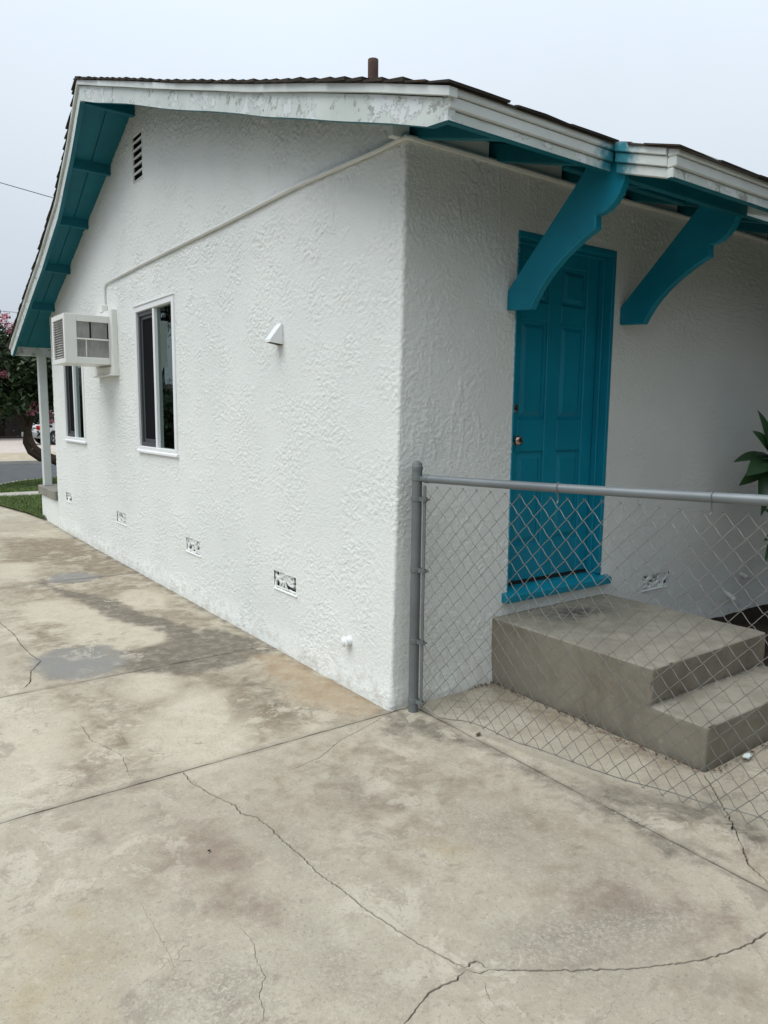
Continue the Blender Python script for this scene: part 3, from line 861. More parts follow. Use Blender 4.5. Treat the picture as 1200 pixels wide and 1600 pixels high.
CRACKS = [
  (0.0026, [(-1.082, -0.02), (-1.085, -0.141), (-1.059, -0.269), (-1.018, -0.4), (-1.027, -0.459), (-0.989, -0.512), (-0.98, -0.596), (-0.981, -0.693), (-0.973, -0.812), (-0.974, -0.938), (-0.958, -1.027), (-0.952, -1.125), (-0.935, -1.233), (-0.928, -1.285), (-0.912, -1.353), (-0.888, -1.435), (-0.864, -1.504)]),
  (0.0026, [(-0.82, -1.544), (-0.769, -1.583), (-0.671, -1.652), (-0.557, -1.729), (-0.481, -1.775), (-0.382, -1.825), (-0.311, -1.857), (-0.226, -1.882), (-0.152, -1.897), (-0.048, -1.907)]),
  (0.0026, [(-0.869, -1.512), (-0.908, -1.523), (-0.956, -1.515), (-1.0, -1.516), (-1.058, -1.537), (-1.116, -1.56)]),
  (0.006, [(-0.864, -1.504), (-0.843, -1.499), (-0.824, -1.504), (-0.817, -1.518)]),
  (0.0045, [(-0.867, -1.505), (-0.861, -1.526), (-0.846, -1.542), (-0.817, -1.546)]),
  (0.0035, [(-1.336, 2.835), (-1.298, 2.419), (-1.303, 2.159), (-1.288, 1.869), (-1.266, 1.742), (-1.35, 1.589), (-1.383, 1.416), (-1.432, 1.328)]),
  (0.0016, [(-1.305, 0.688), (-1.31, 0.49), (-1.251, 0.306), (-1.242, 0.241), (-1.269, 0.059)]),
  (0.0015, [(-0.074, -0.048), (-0.248, -0.11), (-0.385, -0.148), (-0.548, -0.239), (-0.716, -0.272)]),
  (0.0028, [(0.674, -1.272), (0.483, -1.468), (0.41, -1.541), (0.314, -1.621), (0.21, -1.706), (0.162, -1.803)]),
  (0.0006, [(-1.485, -0.732), (-1.488, -0.899), (-1.49, -1.005), (-1.494, -1.074)]),
  (0.001, [(-1.285, -1.01), (-1.285, -1.105), (-1.304, -1.151), (-1.314, -1.228), (-1.352, -1.267), (-1.37, -1.328), (-1.392, -1.365)]),
  (0.001, [(-0.856, -1.565), (-0.888, -1.621), (-0.883, -1.661)]),
  (0.001, [(0.152, -1.411), (0.163, -1.516), (0.184, -1.563)]),
  (0.001, [(-1.183, 0.489), (-1.189, 0.365), (-1.115, 0.314)]),
  (0.001, [(-1.083, -0.053), (-1.069, -0.23), (-1.014, -0.391), (-1.003, -0.457)]),
]
STAINS = [
  ('wet', 1, 0.05, [(0.01, 1.2), (-0.09, 1.56), (-0.15, 1.76), (-0.28, 1.91), (-0.37, 2.19), (-0.45, 2.55), (-0.5, 3.0), (-0.66, 3.35), (-0.86, 3.79), (-0.83, 4.13), (-0.82, 3.56), (-0.7, 3.0), (-0.67, 2.39), (-0.51, 2.06), (-0.46, 1.8), (-0.54, 1.67), (-0.69, 1.65), (-0.8, 1.65), (-0.86, 1.73), (-0.91, 1.85), (-1.14, 1.89), (-1.28, 1.79), (-1.32, 1.57), (-1.28, 1.4), (-1.16, 1.33), (-1.03, 1.34), (-0.88, 1.31), (-0.84, 1.21), (-0.69, 1.08), (-0.55, 1.03), (-0.38, 1.03), (-0.23, 1.08), (-0.06, 1.14)]),
  ('blue', 1, 0.07, [(-1.28, 1.79), (-1.14, 1.89), (-0.91, 1.84), (-0.84, 1.68), (-0.86, 1.46), (-0.97, 1.33), (-1.16, 1.33), (-1.28, 1.41), (-1.32, 1.58)]),
  ('blue', 1.3, 0.06, [(-0.76, 4.0), (-0.64, 4.16), (-0.43, 4.09), (-0.36, 3.9), (-0.45, 3.77), (-0.64, 3.77), (-0.76, 3.85)]),
  ('wet', 0.9, 0.06, [(-0.76, 4.0), (-0.64, 4.19), (-0.42, 4.13), (-0.33, 3.89), (-0.46, 3.73), (-0.65, 3.73), (-0.77, 3.81)]),
  ('brown', 0.42, 0.25, [(-0.75, 6.53), (-0.02, 6.07), (-0.02, 1.21), (-0.69, 1.07), (-1.35, 1.4), (-1.4, 2.31)]),
  ('brown', 0.4, 0.22, [(-1.39, 1.36), (-0.85, 1.18), (-0.05, 1.07), (-0.09, 0.03), (-0.84, -0.04), (-1.25, -0.07), (-1.62, -0.03), (-1.46, 0.55)]),
  ('brown', 0.8, 0.12, [(-0.82, 1.26), (-0.66, 1.05), (-0.65, 0.79), (-0.64, 0.56), (-0.67, 0.32), (-0.74, 0.1), (-0.88, -0.01), (-0.61, 0.08), (-0.39, 0.08), (-0.38, 0.27), (-0.47, 0.5), (-0.42, 0.89), (-0.53, 1.07)]),
  ('brown', 0.75, 0.15, [(-0.75, 6.53), (-0.02, 6.07), (0.02, 3.92), (-0.29, 3.7), (-0.51, 4.36), (-0.72, 4.78), (-0.99, 4.95)]),
  ('brown', 0.55, 0.12, [(-1.19, 3.63), (-1.04, 3.39), (-0.82, 3.59), (-0.49, 2.84), (-0.46, 2.36), (-0.35, 1.98), (-0.14, 1.46), (-0.07, 2.44), (-0.03, 3.69), (-0.31, 3.63), (-0.56, 3.56), (-0.84, 3.75), (-1.14, 3.95)]),
  ('brown', 0.5, 0.12, [(-1.36, 1.34), (-1.16, 1.09), (-1.0, 0.81), (-1.04, 0.53), (-1.17, 0.19), (-1.28, 0.26), (-1.44, 0.16), (-1.52, 0.25), (-1.36, 0.48), (-1.33, 0.82)]),
  ('brown', 0.55, 0.1, [(-1.16, 2.61), (-0.89, 2.7), (-0.91, 2.07), (-1.13, 1.92), (-1.26, 1.89), (-1.29, 2.24)]),
  ('rust', 1, 0.11, [(-0.15, 1.1), (-0.03, 1.02), (-0.02, 0.65), (-0.02, 0.36), (-0.04, 0.06), (-0.12, 0.01), (-0.2, 0.14), (-0.3, 0.3), (-0.34, 0.41), (-0.2, 0.58), (-0.23, 0.86)]),
  ('wet', 0.55, 0.06, [(-0.42, 0.89), (-0.34, 0.77), (-0.37, 0.54), (-0.38, 0.33), (-0.38, 0.17), (-0.46, 0.23), (-0.49, 0.46)]),
  ('pale', 1, 0.08, [(-1.12, 3.2), (-0.84, 3.17), (-0.66, 2.69), (-0.52, 2.17), (-0.47, 1.8), (-0.64, 1.69), (-0.84, 1.72), (-0.94, 1.9), (-1.02, 2.14), (-0.93, 2.46), (-1.14, 2.7)]),
  ('pale', 1, 0.08, [(-0.51, 2.98), (-0.33, 3.2), (-0.15, 3.15), (-0.13, 2.79), (-0.28, 2.52), (-0.45, 2.55)]),
  ('pale', 0.9, 0.08, [(-1.01, 1.04), (-0.9, 1.18), (-0.74, 1.14), (-0.73, 0.94), (-0.83, 0.8), (-0.97, 0.81)]),
  ('pale', 1, 0.12, [(-1.11, 0.27), (-0.98, 0.58), (-0.76, 0.78), (-0.65, 0.7), (-0.66, 0.42), (-0.72, 0.15), (-0.83, 0.01), (-0.99, -0.04), (-1.1, 0.05)]),
  ('pale', 0.9, 0.1, [(-0.99, 4.95), (-0.78, 4.81), (-0.76, 4.43), (-0.92, 4.03), (-1.1, 4.23)]),
  ('pale', 0.6, 0.15, [(-1.56, 1.24), (-1.37, 1.06), (-1.33, 0.73), (-1.39, 0.42), (-1.52, 0.28), (-1.72, 0.16)]),
  ('mauve', 0.8, 0.1, [(-1.45, -0.6), (-1.34, -0.51), (-1.21, -0.41), (-1.16, -0.5), (-1.13, -0.66), (-1.16, -0.77), (-1.24, -0.75), (-1.34, -0.68), (-1.43, -0.7), (-1.5, -0.66)]),
  ('mauve', 0.8, 0.07, [(-1.33, -0.75), (-1.23, -0.78), (-1.18, -0.89), (-1.16, -1.02), (-1.19, -1.05), (-1.24, -0.98), (-1.29, -0.86)]),
  ('mauve', 0.35, 0.2, [(-1.7, -0.09), (-1.43, -0.07), (-1.37, -0.32), (-1.48, -0.45), (-1.67, -0.39)]),
  ('mauve', 0.5, 0.1, [(-1.51, 0.3), (-1.34, 0.28), (-1.35, 0.12), (-1.51, 0.1)]),
  ('tan', 0.8, 0.25, [(-1.88, -0.82), (-1.73, -0.87), (-1.65, -0.96), (-1.73, -1.03), (-1.83, -1.04), (-1.9, -1.0)]),
  ('tan', 1.0, 0.03, [(-1.67, -0.67), (-1.65, -0.65), (-1.63, -0.68), (-1.63, -0.72), (-1.66, -0.71)]),
  ('tan', 1, 0.06, [(-0.58, -0.99), (-0.53, -1.03), (-0.51, -1.1), (-0.55, -1.11), (-0.6, -1.06)]),
  ('speck', 0.9, 0.15, [(-1.48, -1.15), (-1.4, -1.17), (-1.36, -1.23), (-1.42, -1.29), (-1.49, -1.26)]),
  ('speck', 0.8, 0.1, [(-1.58, -1.18), (-1.47, -1.21), (-1.49, -1.25), (-1.58, -1.22)]),
  ('speck', 0.7, 0.12, [(-1.01, -0.63), (-0.95, -0.69), (-0.96, -0.87), (-0.96, -0.92), (-1.0, -0.82)]),
  ('speck', 0.7, 0.2, [(-1.12, -1.24), (-1.08, -1.32), (-1.15, -1.4), (-1.18, -1.32)]),
  ('speck', 0.9, 0.12, [(-0.56, -0.36), (-0.53, -0.48), (-0.54, -0.63), (-0.55, -0.71), (-0.59, -0.63), (-0.58, -0.48)]),
  ('speck', 1.3, 0.14, [(-0.66, -1.56), (-0.54, -1.56), (-0.4, -1.61), (-0.29, -1.64), (-0.28, -1.69), (-0.37, -1.7), (-0.52, -1.64), (-0.64, -1.6)]),
  ('mauve', 0.8, 0.12, [(-0.38, -1.47), (-0.19, -1.55), (-0.2, -1.69), (-0.09, -1.8), (-0.15, -1.84), (-0.25, -1.76), (-0.28, -1.63), (-0.36, -1.58)]),
  ('speck', 0.6, 0.15, [(-0.37, -0.86), (-0.15, -1.01), (-0.18, -1.2), (-0.36, -1.15), (-0.41, -1.02)]),
  ('speck', 0.5, 0.15, [(-0.44, -1.29), (-0.14, -1.44), (-0.16, -1.53), (-0.37, -1.42)]),
  ('wet', 0.85, 0.12, [(0.09, -0.78), (0.1, -1.01), (0.25, -1.12), (0.33, -1.35), (0.49, -1.41), (0.44, -1.48), (0.3, -1.44), (0.21, -1.29), (0.13, -1.24), (0.13, -1.42), (0.12, -1.56), (0.1, -1.45), (0.11, -1.28), (0.1, -1.08)]),
  ('wet', 0.85, 0.1, [(0.43, -1.48), (0.51, -1.62), (0.34, -1.71), (0.33, -1.63), (0.34, -1.57)]),
  ('wet', 0.8, 0.08, [(-0.04, 0.0), (0.02, -0.08), (0.11, -0.24), (0.08, -0.47), (0.11, -0.69), (0.06, -0.58), (0.01, -0.42), (-0.07, -0.29), (-0.17, -0.18)]),
  ('brown', 0.5, 0.12, [(-0.49, -1.88), (-0.36, -1.93), (-0.24, -2.0), (-0.35, -2.05), (-0.47, -1.95)]),
  ('brown', 0.45, 0.12, [(-0.99, -1.55), (-0.86, -1.6), (-0.84, -1.67), (-0.96, -1.66), (-1.04, -1.61)]),
  ('speck', 0.6, 0.12, [(-0.85, -1.12), (-0.81, -1.19), (-0.84, -1.27), (-0.89, -1.27), (-0.91, -1.19)]),
  ('pale', 0.9, 0.05, [(-0.2, -1.57), (-0.16, -1.59), (-0.16, -1.64), (-0.2, -1.64), (-0.23, -1.61)]),
  ('pale', 0.8, 0.05, [(-0.26, -1.66), (-0.22, -1.68), (-0.23, -1.75), (-0.25, -1.72)]),
  ('pale', 0.5, 0.1, [(-0.26, -0.83), (-0.12, -0.98), (-0.33, -1.0), (-0.42, -0.88)]),
  ('brown', 0.5, 0.1, [(0.64, -0.01), (0.73, -0.96), (0.68, -1.22), (0.55, -1.23), (0.52, -0.73), (0.53, -0.13)]),
  ('wet', 0.8, 0.08, [(-0.03, -0.04), (0.07, -0.09), (0.12, -0.25), (0.08, -0.43), (-0.02, -0.36), (-0.07, -0.24), (-0.15, -0.15)]),
  ('brown', 0.35, 0.3, [(-0.13, -0.12), (0.09, -0.78), (0.03, -1.54), (-0.49, -1.68), (-0.42, -1.09), (-0.84, -1.1), (-1.04, -0.34), (-0.6, -0.04)]),
  ('brown', 0.55, 0.15, [(0.31, -1.36), (0.39, -1.68), (0.1, -1.82), (0.18, -1.62)]),
]

# ================================================================== DRIVEWAY SLABS with real joints and cracks
def seg_dist(P, A, B):
    """min distance of points P (n,2) to segments A-B (m,2), and the index of the nearest"""
    best = np.full(len(P), 1e9); bi = np.zeros(len(P), int)
    for i in range(len(A)):
        d = B[i] - A[i]; L = max(d @ d, 1e-12)
        t = np.clip(((P - A[i]) @ d) / L, 0, 1)
        q = np.hypot(*(P - (A[i] + t[:, None] * d)).T)
        m = q < best; best[m] = q[m]; bi[m] = i
    return best, bi
def inside(P, poly):
    x, y = P[:, 0], P[:, 1]; r = np.zeros(len(P), bool); n = len(poly)
    for i in range(n):
        x0, y0 = poly[i]; x1, y1 = poly[(i + 1) % n]
        if y0 == y1: continue
        c = ((y0 > y) != (y1 > y)) & (x < (x1 - x0) * (y - y0) / (y1 - y0) + x0); r ^= c
    return r
def resample(L, step, jit, seed):
    rg = np.random.default_rng(seed); out = []
    L = np.array(L, float)
    for a, b in zip(L[:-1], L[1:]):
        n = max(1, int(np.hypot(*(b - a)) / step)); d = (b - a) / max(np.hypot(*(b - a)), 1e-9); nr = np.array([-d[1], d[0]])
        for i in range(n):
            p = a + (b - a) * i / n
            out.append(p + nr * rg.normal() * (jit if i else jit * .3))
    out.append(L[-1]); return np.array(out)
CR_LINES = [(w, resample(L, .009, .0019, i)) for i, (w, L) in enumerate(CRACKS)]
driveway = empty('driveway', (0, 0, 0)); tag(driveway, 'stained and cracked tan concrete driveway slabs', None, None, 'structure')
def slab(x0, x1, y0, y1, fine, step, seed, name='concrete_slab', edge_step=.05):
    rg = np.random.default_rng(seed)
    fx0, fx1, fy0, fy1 = fine
    def grid(a, b, c, d, s):
        X, Y = np.meshgrid(np.arange(a + s * .5, b - s * .3, s), np.arange(c + s * .5, d - s * .3, s))
        P = np.stack([X.ravel(), Y.ravel()], 1); return P + rg.uniform(-.3, .3, P.shape) * s
    P = grid(fx0, fx1, fy0, fy1, step)
    Q = grid(x0, x1, y0, y1, .16)
    Q = Q[~((Q[:, 0] > fx0 - .08) & (Q[:, 0] < fx1 + .08) & (Q[:, 1] > fy0 - .08) & (Q[:, 1] < fy1 + .08))]
    P = np.concatenate([P, Q])
    P = P[(P[:, 0] > x0 + .012) & (P[:, 0] < x1 - .012) & (P[:, 1] > y0 + .012) & (P[:, 1] < y1 - .012)]
    # outline with slightly ragged arrises
    def side(a, b):
        n = max(2, int(np.hypot(b[0] - a[0], b[1] - a[1]) / edge_step)); return [np.array(a) + (np.array(b) - np.array(a)) * i / n for i in range(n)]
    out = []
    for a, b in (((x0, y0), (x1, y0)), ((x1, y0), (x1, y1)), ((x1, y1), (x0, y1)), ((x0, y1), (x0, y0))):
        s = side(a, b)
        out += [s[0]] + [p + rg.normal(0, .0014, 2) for p in s[1:]]
    out = np.array(out)
    pts = [tuple(p) for p in out]; edges = [(i, (i + 1) % len(out)) for i in range(len(out))]
    A = []; B = []; W = []
    for w, L in CR_LINES:
        ok = (L[:, 0] > x0 + .006) & (L[:, 0] < x1 - .006) & (L[:, 1] > y0 + .006) & (L[:, 1] < y1 - .006)
        if ok.sum() < 3: continue
        rgw = np.random.default_rng(len(L)); ww = w * np.clip(1 + .45 * rgw.normal(size=len(L)), .35, 2.0)
        ww = np.convolve(np.pad(ww, 2, 'edge'), np.ones(5) / 5, 'valid')
        n = len(L); taper = np.minimum(1, np.minimum(np.arange(n) + 1, n - np.arange(n)) / 5.0); ww = ww * taper
        runs = []; cur = []
        for i in range(n):
            if ok[i]: cur.append(i)
            elif cur: runs.append(cur); cur = []
        if cur: runs.append(cur)
        for r_ in runs:
            if len(r_) < 3: continue
            C_ = L[r_]; wr = ww[r_]
            T = np.gradient(C_, axis=0); T /= np.maximum(np.hypot(*T.T), 1e-9)[:, None]; N = np.stack([-T[:, 1], T[:, 0]], 1)
            for off, ext in ((0, 0), (1, 0), (-1, 0), (1, .0028), (-1, .0028)):
                b = len(pts); C2 = C_ + N * ((wr + ext) * off)[:, None]
                pts += [tuple(p) for p in C2]; edges += [(b + i, b + i + 1) for i in range(len(C2) - 1)]
            A += list(C_[:-1]); B += list(C_[1:]); W += list((wr[:-1] + wr[1:]) / 2)
    A = np.array(A); B = np.array(B); W = np.array(W)
    if len(A):
        d, _ = seg_dist(P, A, B); P = P[d > .011]
    pts += [tuple(p) for p in P]
    v2, e2, f2, *_ = delaunay_2d_cdt([Vector(p) for p in pts], edges, [], 0, 1e-5)
    V = np.array([(v[0], v[1]) for v in v2]); F = np.array([f for f in f2 if len(f) == 3])
    cen = V[F].mean(1); F = F[inside(cen, [tuple(p) for p in out])]
    a, b, c = V[F[:, 0]], V[F[:, 1]], V[F[:, 2]]
    ar = (b[:, 0] - a[:, 0]) * (c[:, 1] - a[:, 1]) - (b[:, 1] - a[:, 1]) * (c[:, 0] - a[:, 0])
    F[ar < 0] = F[ar < 0][:, ::-1]; F = F[np.abs(ar) > 1e-12]
    z = .0022 * fbm(V[:, 0] / .6, V[:, 1] / .6, 50, 3) + .0006 * perlin(V[:, 0] / .05, V[:, 1] / .05, 54) - .0035
    # worn arrises
    de = np.minimum(np.minimum(V[:, 0] - x0, x1 - V[:, 0]), np.minimum(V[:, 1] - y0, y1 - V[:, 1]))
    z -= .0035 * (1 - sstep(-.002, .008, de)) * (.6 + .8 * np.abs(perlin(V[:, 0] / .08, V[:, 1] / .08, 57)))
    ck = np.zeros(len(V))
    if len(A):
        d, bi = seg_dist(V, A, B)
        mid = d < W[bi] * .4
        z[mid] -= np.minimum(.014, W[bi][mid] * 3.0); ck[mid] = np.where(W[bi][mid] > .0014, 1, .6)
        sd = (~mid) & (d < W[bi] * 1.6); ck[sd] = .10 * (W[bi][sd] > .0014)
    me = np_mesh(name, np.column_stack([V, z]), F, CONCRETE, True)
    # skirt down the joints
    bm = bmesh.new(); bm.from_mesh(me)
    be = [e for e in bm.edges if e.is_boundary]
    r_ = bmesh.ops.extrude_edge_only(bm, edges=be)
    for q in r_['geom']:
        if isinstance(q, bmesh.types.BMVert): q.co.z -= .03
    bm.to_mesh(me); bm.free()
    n = len(me.vertices); co = np.zeros(n * 3, np.float32); me.vertices.foreach_get('co', co); co = co.reshape(-1, 3).astype(float)
    full = np.zeros(n); full[:len(ck)] = ck
    full[len(ck):] = .9
    jd = np.minimum(np.minimum(co[:, 0] - x0, x1 - co[:, 0]), np.minimum(co[:, 1] - y0, y1 - co[:, 1]))
    full[:len(ck)] = np.maximum(full[:len(ck)], .28 * (1 - sstep(.0, .006, jd[:len(ck)])))
    me.set_sharp_from_angle(angle=R(32))
    vattr(me, 'crack', full)
    for kind in ('wet', 'blue', 'brown', 'mauve', 'pale', 'tan', 'rust', 'speck'):
        val = np.zeros(n)
        for k, amt, soft, poly in STAINS:
            if k != kind: continue
            pa = np.array(poly); pb = np.roll(pa, -1, axis=0)
            near = (co[:, 0] > pa[:, 0].min() - soft * 2) & (co[:, 0] < pa[:, 0].max() + soft * 2) & (co[:, 1] > pa[:, 1].min() - soft * 2) & (co[:, 1] < pa[:, 1].max() + soft * 2)
            if not near.any(): continue
            Pn = co[near, :2]
            wob = soft * .7 * np.stack([1.3 * fbm(Pn[:, 0] / .22, Pn[:, 1] / .22, 61, 4), fbm(Pn[:, 0] / .22, Pn[:, 1] / .22, 66, 3)], 1)
            Pw = Pn + wob
            d, _ = seg_dist(Pw, pa, pb); s = np.where(inside(Pw, [tuple(p) for p in poly]), d, -d)
            val[near] = np.maximum(val[near], amt * sstep(-soft * 1.5, soft * 1.5, s))
        if kind == 'wet' and y1 > 0:          # damp dirt line along the foot of the wall
            val = np.maximum(val, .5 * (1 - sstep(.0, .10, np.abs(co[:, 0] + .02))) * (co[:, 1] > -.02))
        vattr(me, kind, val)
    return link(name, me, None, driveway)
slab(-4.0, .1235, -5.0, -.0275, (-2.15, .11, -2.25, -.04), .022, 1)
slab(-4.0, .1235, -.0215, 1.264, (-2.2, .0, -.0, 1.25), .024, 2)
slab(-4.0, .1235, 1.2685, 3.851, (-2.0, .0, 1.28, 3.84), .034, 3)
slab(-4.0, .1235, 3.8565, 7.75, (-1.6, .0, 3.9, 7.7), .05, 4)
slab(.1305, 6.2, -5.0, .04, (.14, 1.2, -2.2, .03), .024, 5)

# ================================================================== CONCRETE STEPS
def build_steps():
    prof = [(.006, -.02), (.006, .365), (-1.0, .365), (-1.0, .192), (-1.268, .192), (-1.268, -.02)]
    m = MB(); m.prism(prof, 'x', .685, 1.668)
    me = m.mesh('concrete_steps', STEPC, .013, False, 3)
    bm = bmesh.new(); bm.from_mesh(me)
    bmesh.ops.triangulate(bm, faces=bm.faces)
    for _ in range(7):
        es = [e for e in bm.edges if e.calc_length() > .028]
        if not es: break
        bmesh.ops.subdivide_edges(bm, edges=es, cuts=1)
        bmesh.ops.triangulate(bm, faces=[f for f in bm.faces if len(f.verts) > 3])
    bm.normal_update()
    co = np.array([v.co for v in bm.verts]); no = np.array([v.normal for v in bm.verts])
    a, b = co[:, 0] + co[:, 2] * .7, co[:, 1] - co[:, 2]
    n = fbm(a / .16, b / .16, 71, 4) * .0045 + perlin(a / .03, b / .03, 74) * .0012
    # chipped arrises
    slant = np.max(np.abs(no), axis=1) < .93
    n -= slant * .010 * sstep(.25, .6, fbm(a / .06, b / .06, 77, 2))
    co = co + no * n[:, None]
    for v, c in zip(bm.verts, co): v.co = c
    bm.to_mesh(me); bm.free()
    me.polygons.foreach_set('use_smooth', [True] * len(me.polygons))
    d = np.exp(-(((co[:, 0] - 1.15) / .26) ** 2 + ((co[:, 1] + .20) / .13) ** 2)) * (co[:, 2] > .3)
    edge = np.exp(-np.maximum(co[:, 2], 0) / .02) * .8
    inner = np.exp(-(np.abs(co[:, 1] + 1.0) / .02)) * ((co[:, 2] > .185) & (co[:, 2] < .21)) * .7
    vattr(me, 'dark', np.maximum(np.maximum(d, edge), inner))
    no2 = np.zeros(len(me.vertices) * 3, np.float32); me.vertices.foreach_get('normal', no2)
    vattr(me, 'top_pale', (no2.reshape(-1, 3)[:, 2] > .5) * (.55 + .45 * sstep(-.3, .3, fbm(co[:, 0] / .3, co[:, 1] / .2, 79, 3))))  # upward faces set paler than the sides
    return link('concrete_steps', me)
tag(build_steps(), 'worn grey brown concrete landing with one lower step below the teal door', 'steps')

# ================================================================== CHAIN LINK FENCE
FA = R(9.5)
FD = Vector((math.sin(FA), -math.cos(FA), 0)); FN = Vector((math.cos(FA), math.sin(FA), 0))
FP = Vector((.083, -.078, 0))
fence = empty('chain_link_fence', FP, 'galvanised chain link fence with top rail in front of the concrete steps', 'fence')
def fp(s, z, n=0): return FP + FD * s + FN * n + Vector((0, 0, z))
m = MB(); m.tube([fp(0, -.02), fp(0, 1.215)], .0245, 18)
m.lathe([(0, .0265), (.018, .0265), (.020, .0245), (.030, .023), (.038, .018), (.043, .010), (.045, .001)], fp(0, 1.195), (0, 0, 1), 18)
m.obj('end_post', STEEL_DARK, fence, 0, True)
RZ = lambda s: 1.158 + .021 * s - .004 * math.sin(s * 2.0)
FL = 2.9
m = MB(); m.tube([fp(s, RZ(s)) for s in np.arange(.075, FL, .09)], .0185, 14); m.obj('top_rail', STEEL, fence, 0, True)
m = MB(); m.lathe([(-.016, .012), (-.004, .0205), (.020, .0215), (.024, .0195)], fp(.052, 1.159), FD, 16)
m.box(FP.x + .02, FP.x + .026, FP.y - .075, FP.y - .02, 1.145, 1.172); m.obj('rail_end_cup', STEEL_DARK, fence, 0, True)
m = MB(); m.tube([fp(FL, -.02), fp(FL, 1.22)], .0245, 16); m.obj('line_post', STEEL_DARK, fence, 0, True)
def band(z):
    m = MB()
    m.lathe([(-.011, .0262), (-.010, .0275), (.010, .0275), (.011, .0262)], fp(0, z), (0, 0, 1), 18)
    for k in (-1, 1):
        a = fp(.024, z, .0095 * k); b = fp(.062, z, .007 * k)
        for q0, q1 in ((a, b),):
            d = FN * .0015; u = Vector((0, 0, .010))
            m.add([q0 - d - u, q1 - d - u, q1 + d - u, q0 + d - u, q0 - d + u, q1 - d + u, q1 + d + u, q0 + d + u], [(3, 2, 1, 0), (4, 5, 6, 7), (0, 1, 5, 4), (1, 2, 6, 5), (2, 3, 7, 6), (3, 0, 4, 7)])
    m.tube([fp(.066, z, -.018), fp(.066, z, .016)], .0045, 8); m.tube([fp(.066, z, -.018), fp(.066, z, -.011)], .0085, 6)
    m.obj('tension_band', STEEL_DARK, fence, 0, True)
for z in (1.158, 1.060, .715, .36, .055): band(z)
m = MB(); m.prism([(-.008, -.0022), (.008, -.0022), (.008, .0022), (-.008, .0022)], 'z', .03, 1.125)
tb = m.obj('tension_bar', STEEL_DARK, fence); tb.matrix_parent_inverse = Matrix.Identity(4); tb.location = FD * .050; tb.rotation_euler = (0, 0, FA + R(90))
PITCH = .076; HH = PITCH / 2; VV = .0832 / 2
def wire_mesh(phase, seed, top, bot):
    """one wire of the weave: a flattened spiral that hooks its neighbours at every knuckle"""
    r = random.Random(seed); pts = []
    z = top; i = phase
    n = int((top - bot) / VV)
    for k in range(n + 1):
        zz = top - k * VV; s = 0 if (k + phase) % 2 == 0 else HH
        sg = 1 if (k + phase) % 2 == 0 else -1
        js, jz = r.gauss(0, .0008), r.gauss(0, .0007)
        # knuckle bend: in one side, over, out the other
        pts.append((s + sg * .0062 + js, -.0024, zz + .0058 + jz)); pts.append((s - sg * .0012 + js, 0, zz + jz)); pts.append((s + sg * .0062 + js, .0024, zz - .0058 + jz))
        if k < n:
            s2 = HH - s
            pts.append(((s + s2) / 2 + r.gauss(0, .0006), r.gauss(0, .0006), zz - VV / 2))
    m = MB(); m.tube([(0, y, z_) if False else (x, y, z_) for x, y, z_ in pts], .00145, 5)
    return m.mesh('mesh_wire', WIRE, 0, True)
WM = {}
TOPZ = 1.118
for ph in (0, 1):
    for sd in range(4): WM[(ph, sd)] = wire_mesh(ph, ph * 10 + sd, 0, -(TOPZ - .012))
k = 0; s = .050
while s < FL - .03:
    o = link('mesh_wire', WM[(k % 2, random.randrange(4))], None, fence)
    o.matrix_parent_inverse = Matrix.Identity(4)
    wav = .006 * math.sin(s * 3.3) + .004 * math.sin(s * 8.1)
    o.location = FD * s + FN * (.002 * math.sin(s * 5)) + Vector((0, 0, TOPZ + RZ(s) - RZ(0) + wav - .004))
    o.rotation_euler = (0, 0, FA - R(90))
    k += 1; s += HH
# sagging tension wire through the foot of the mesh, ties on the rail
zb = [(0.05, .05), (.16, .012), (.33, .045), (.45, .05), (.62, .035), (.80, .046), (.97, .04), (1.2, .058), (1.39, .075), (1.6, .095), (2.0, .10), (2.9, .11)]
m = MB(); m.tube([fp(s, np.interp(s, [q[0] for q in zb], [q[1] for q in zb]) + .002 * math.sin(s * 21), .004) for s in np.arange(.05, FL, .03)], .0024, 6); m.obj('bottom_wire', WIRE, fence, 0, True)
for s in (.765, 1.372, 2.0, 2.6):
    m = MB(); c = fp(s, RZ(s))
    m.tube([c + (FN * math.cos(a) + Vector((0, 0, 1)) * math.sin(a)) * .0208 + FD * .003 * math.sin(a * .5) for a in np.linspace(R(-70), R(250), 16)] + [c + Vector((0, 0, -.05)) + FN * .006, c + Vector((0, 0, -.062)) - FN * .004], .0028, 6)
    m.obj('rail_tie', STEEL, fence, 0, True)

# ================================================================== AIR CONDITIONER
ac = empty('air_conditioner', (-.22, 4.6, 1.88), 'off white window air conditioner with grey grilles sticking out of the gable wall', 'air conditioner')
AX, AY0, AY1, AZ0, AZ1 = -.445, 4.36, 4.845, 1.885, 2.325
GRILLE = paint('grey_coil_fins', (.48, .48, .46), .25, .6, .35, .004, .4, (.22, .22, .20), (6, 300, 300))
m = MB(); m.box(AX + .02, -.02, AY0 + .02, AY1 - .02, AZ0 + .02, AZ1 - .02); m.obj('coil', GRILLE, ac)
m = MB()
gx0, gx1, gz = -.345, -.062, (1.945, 2.100, 2.115, 2.262)
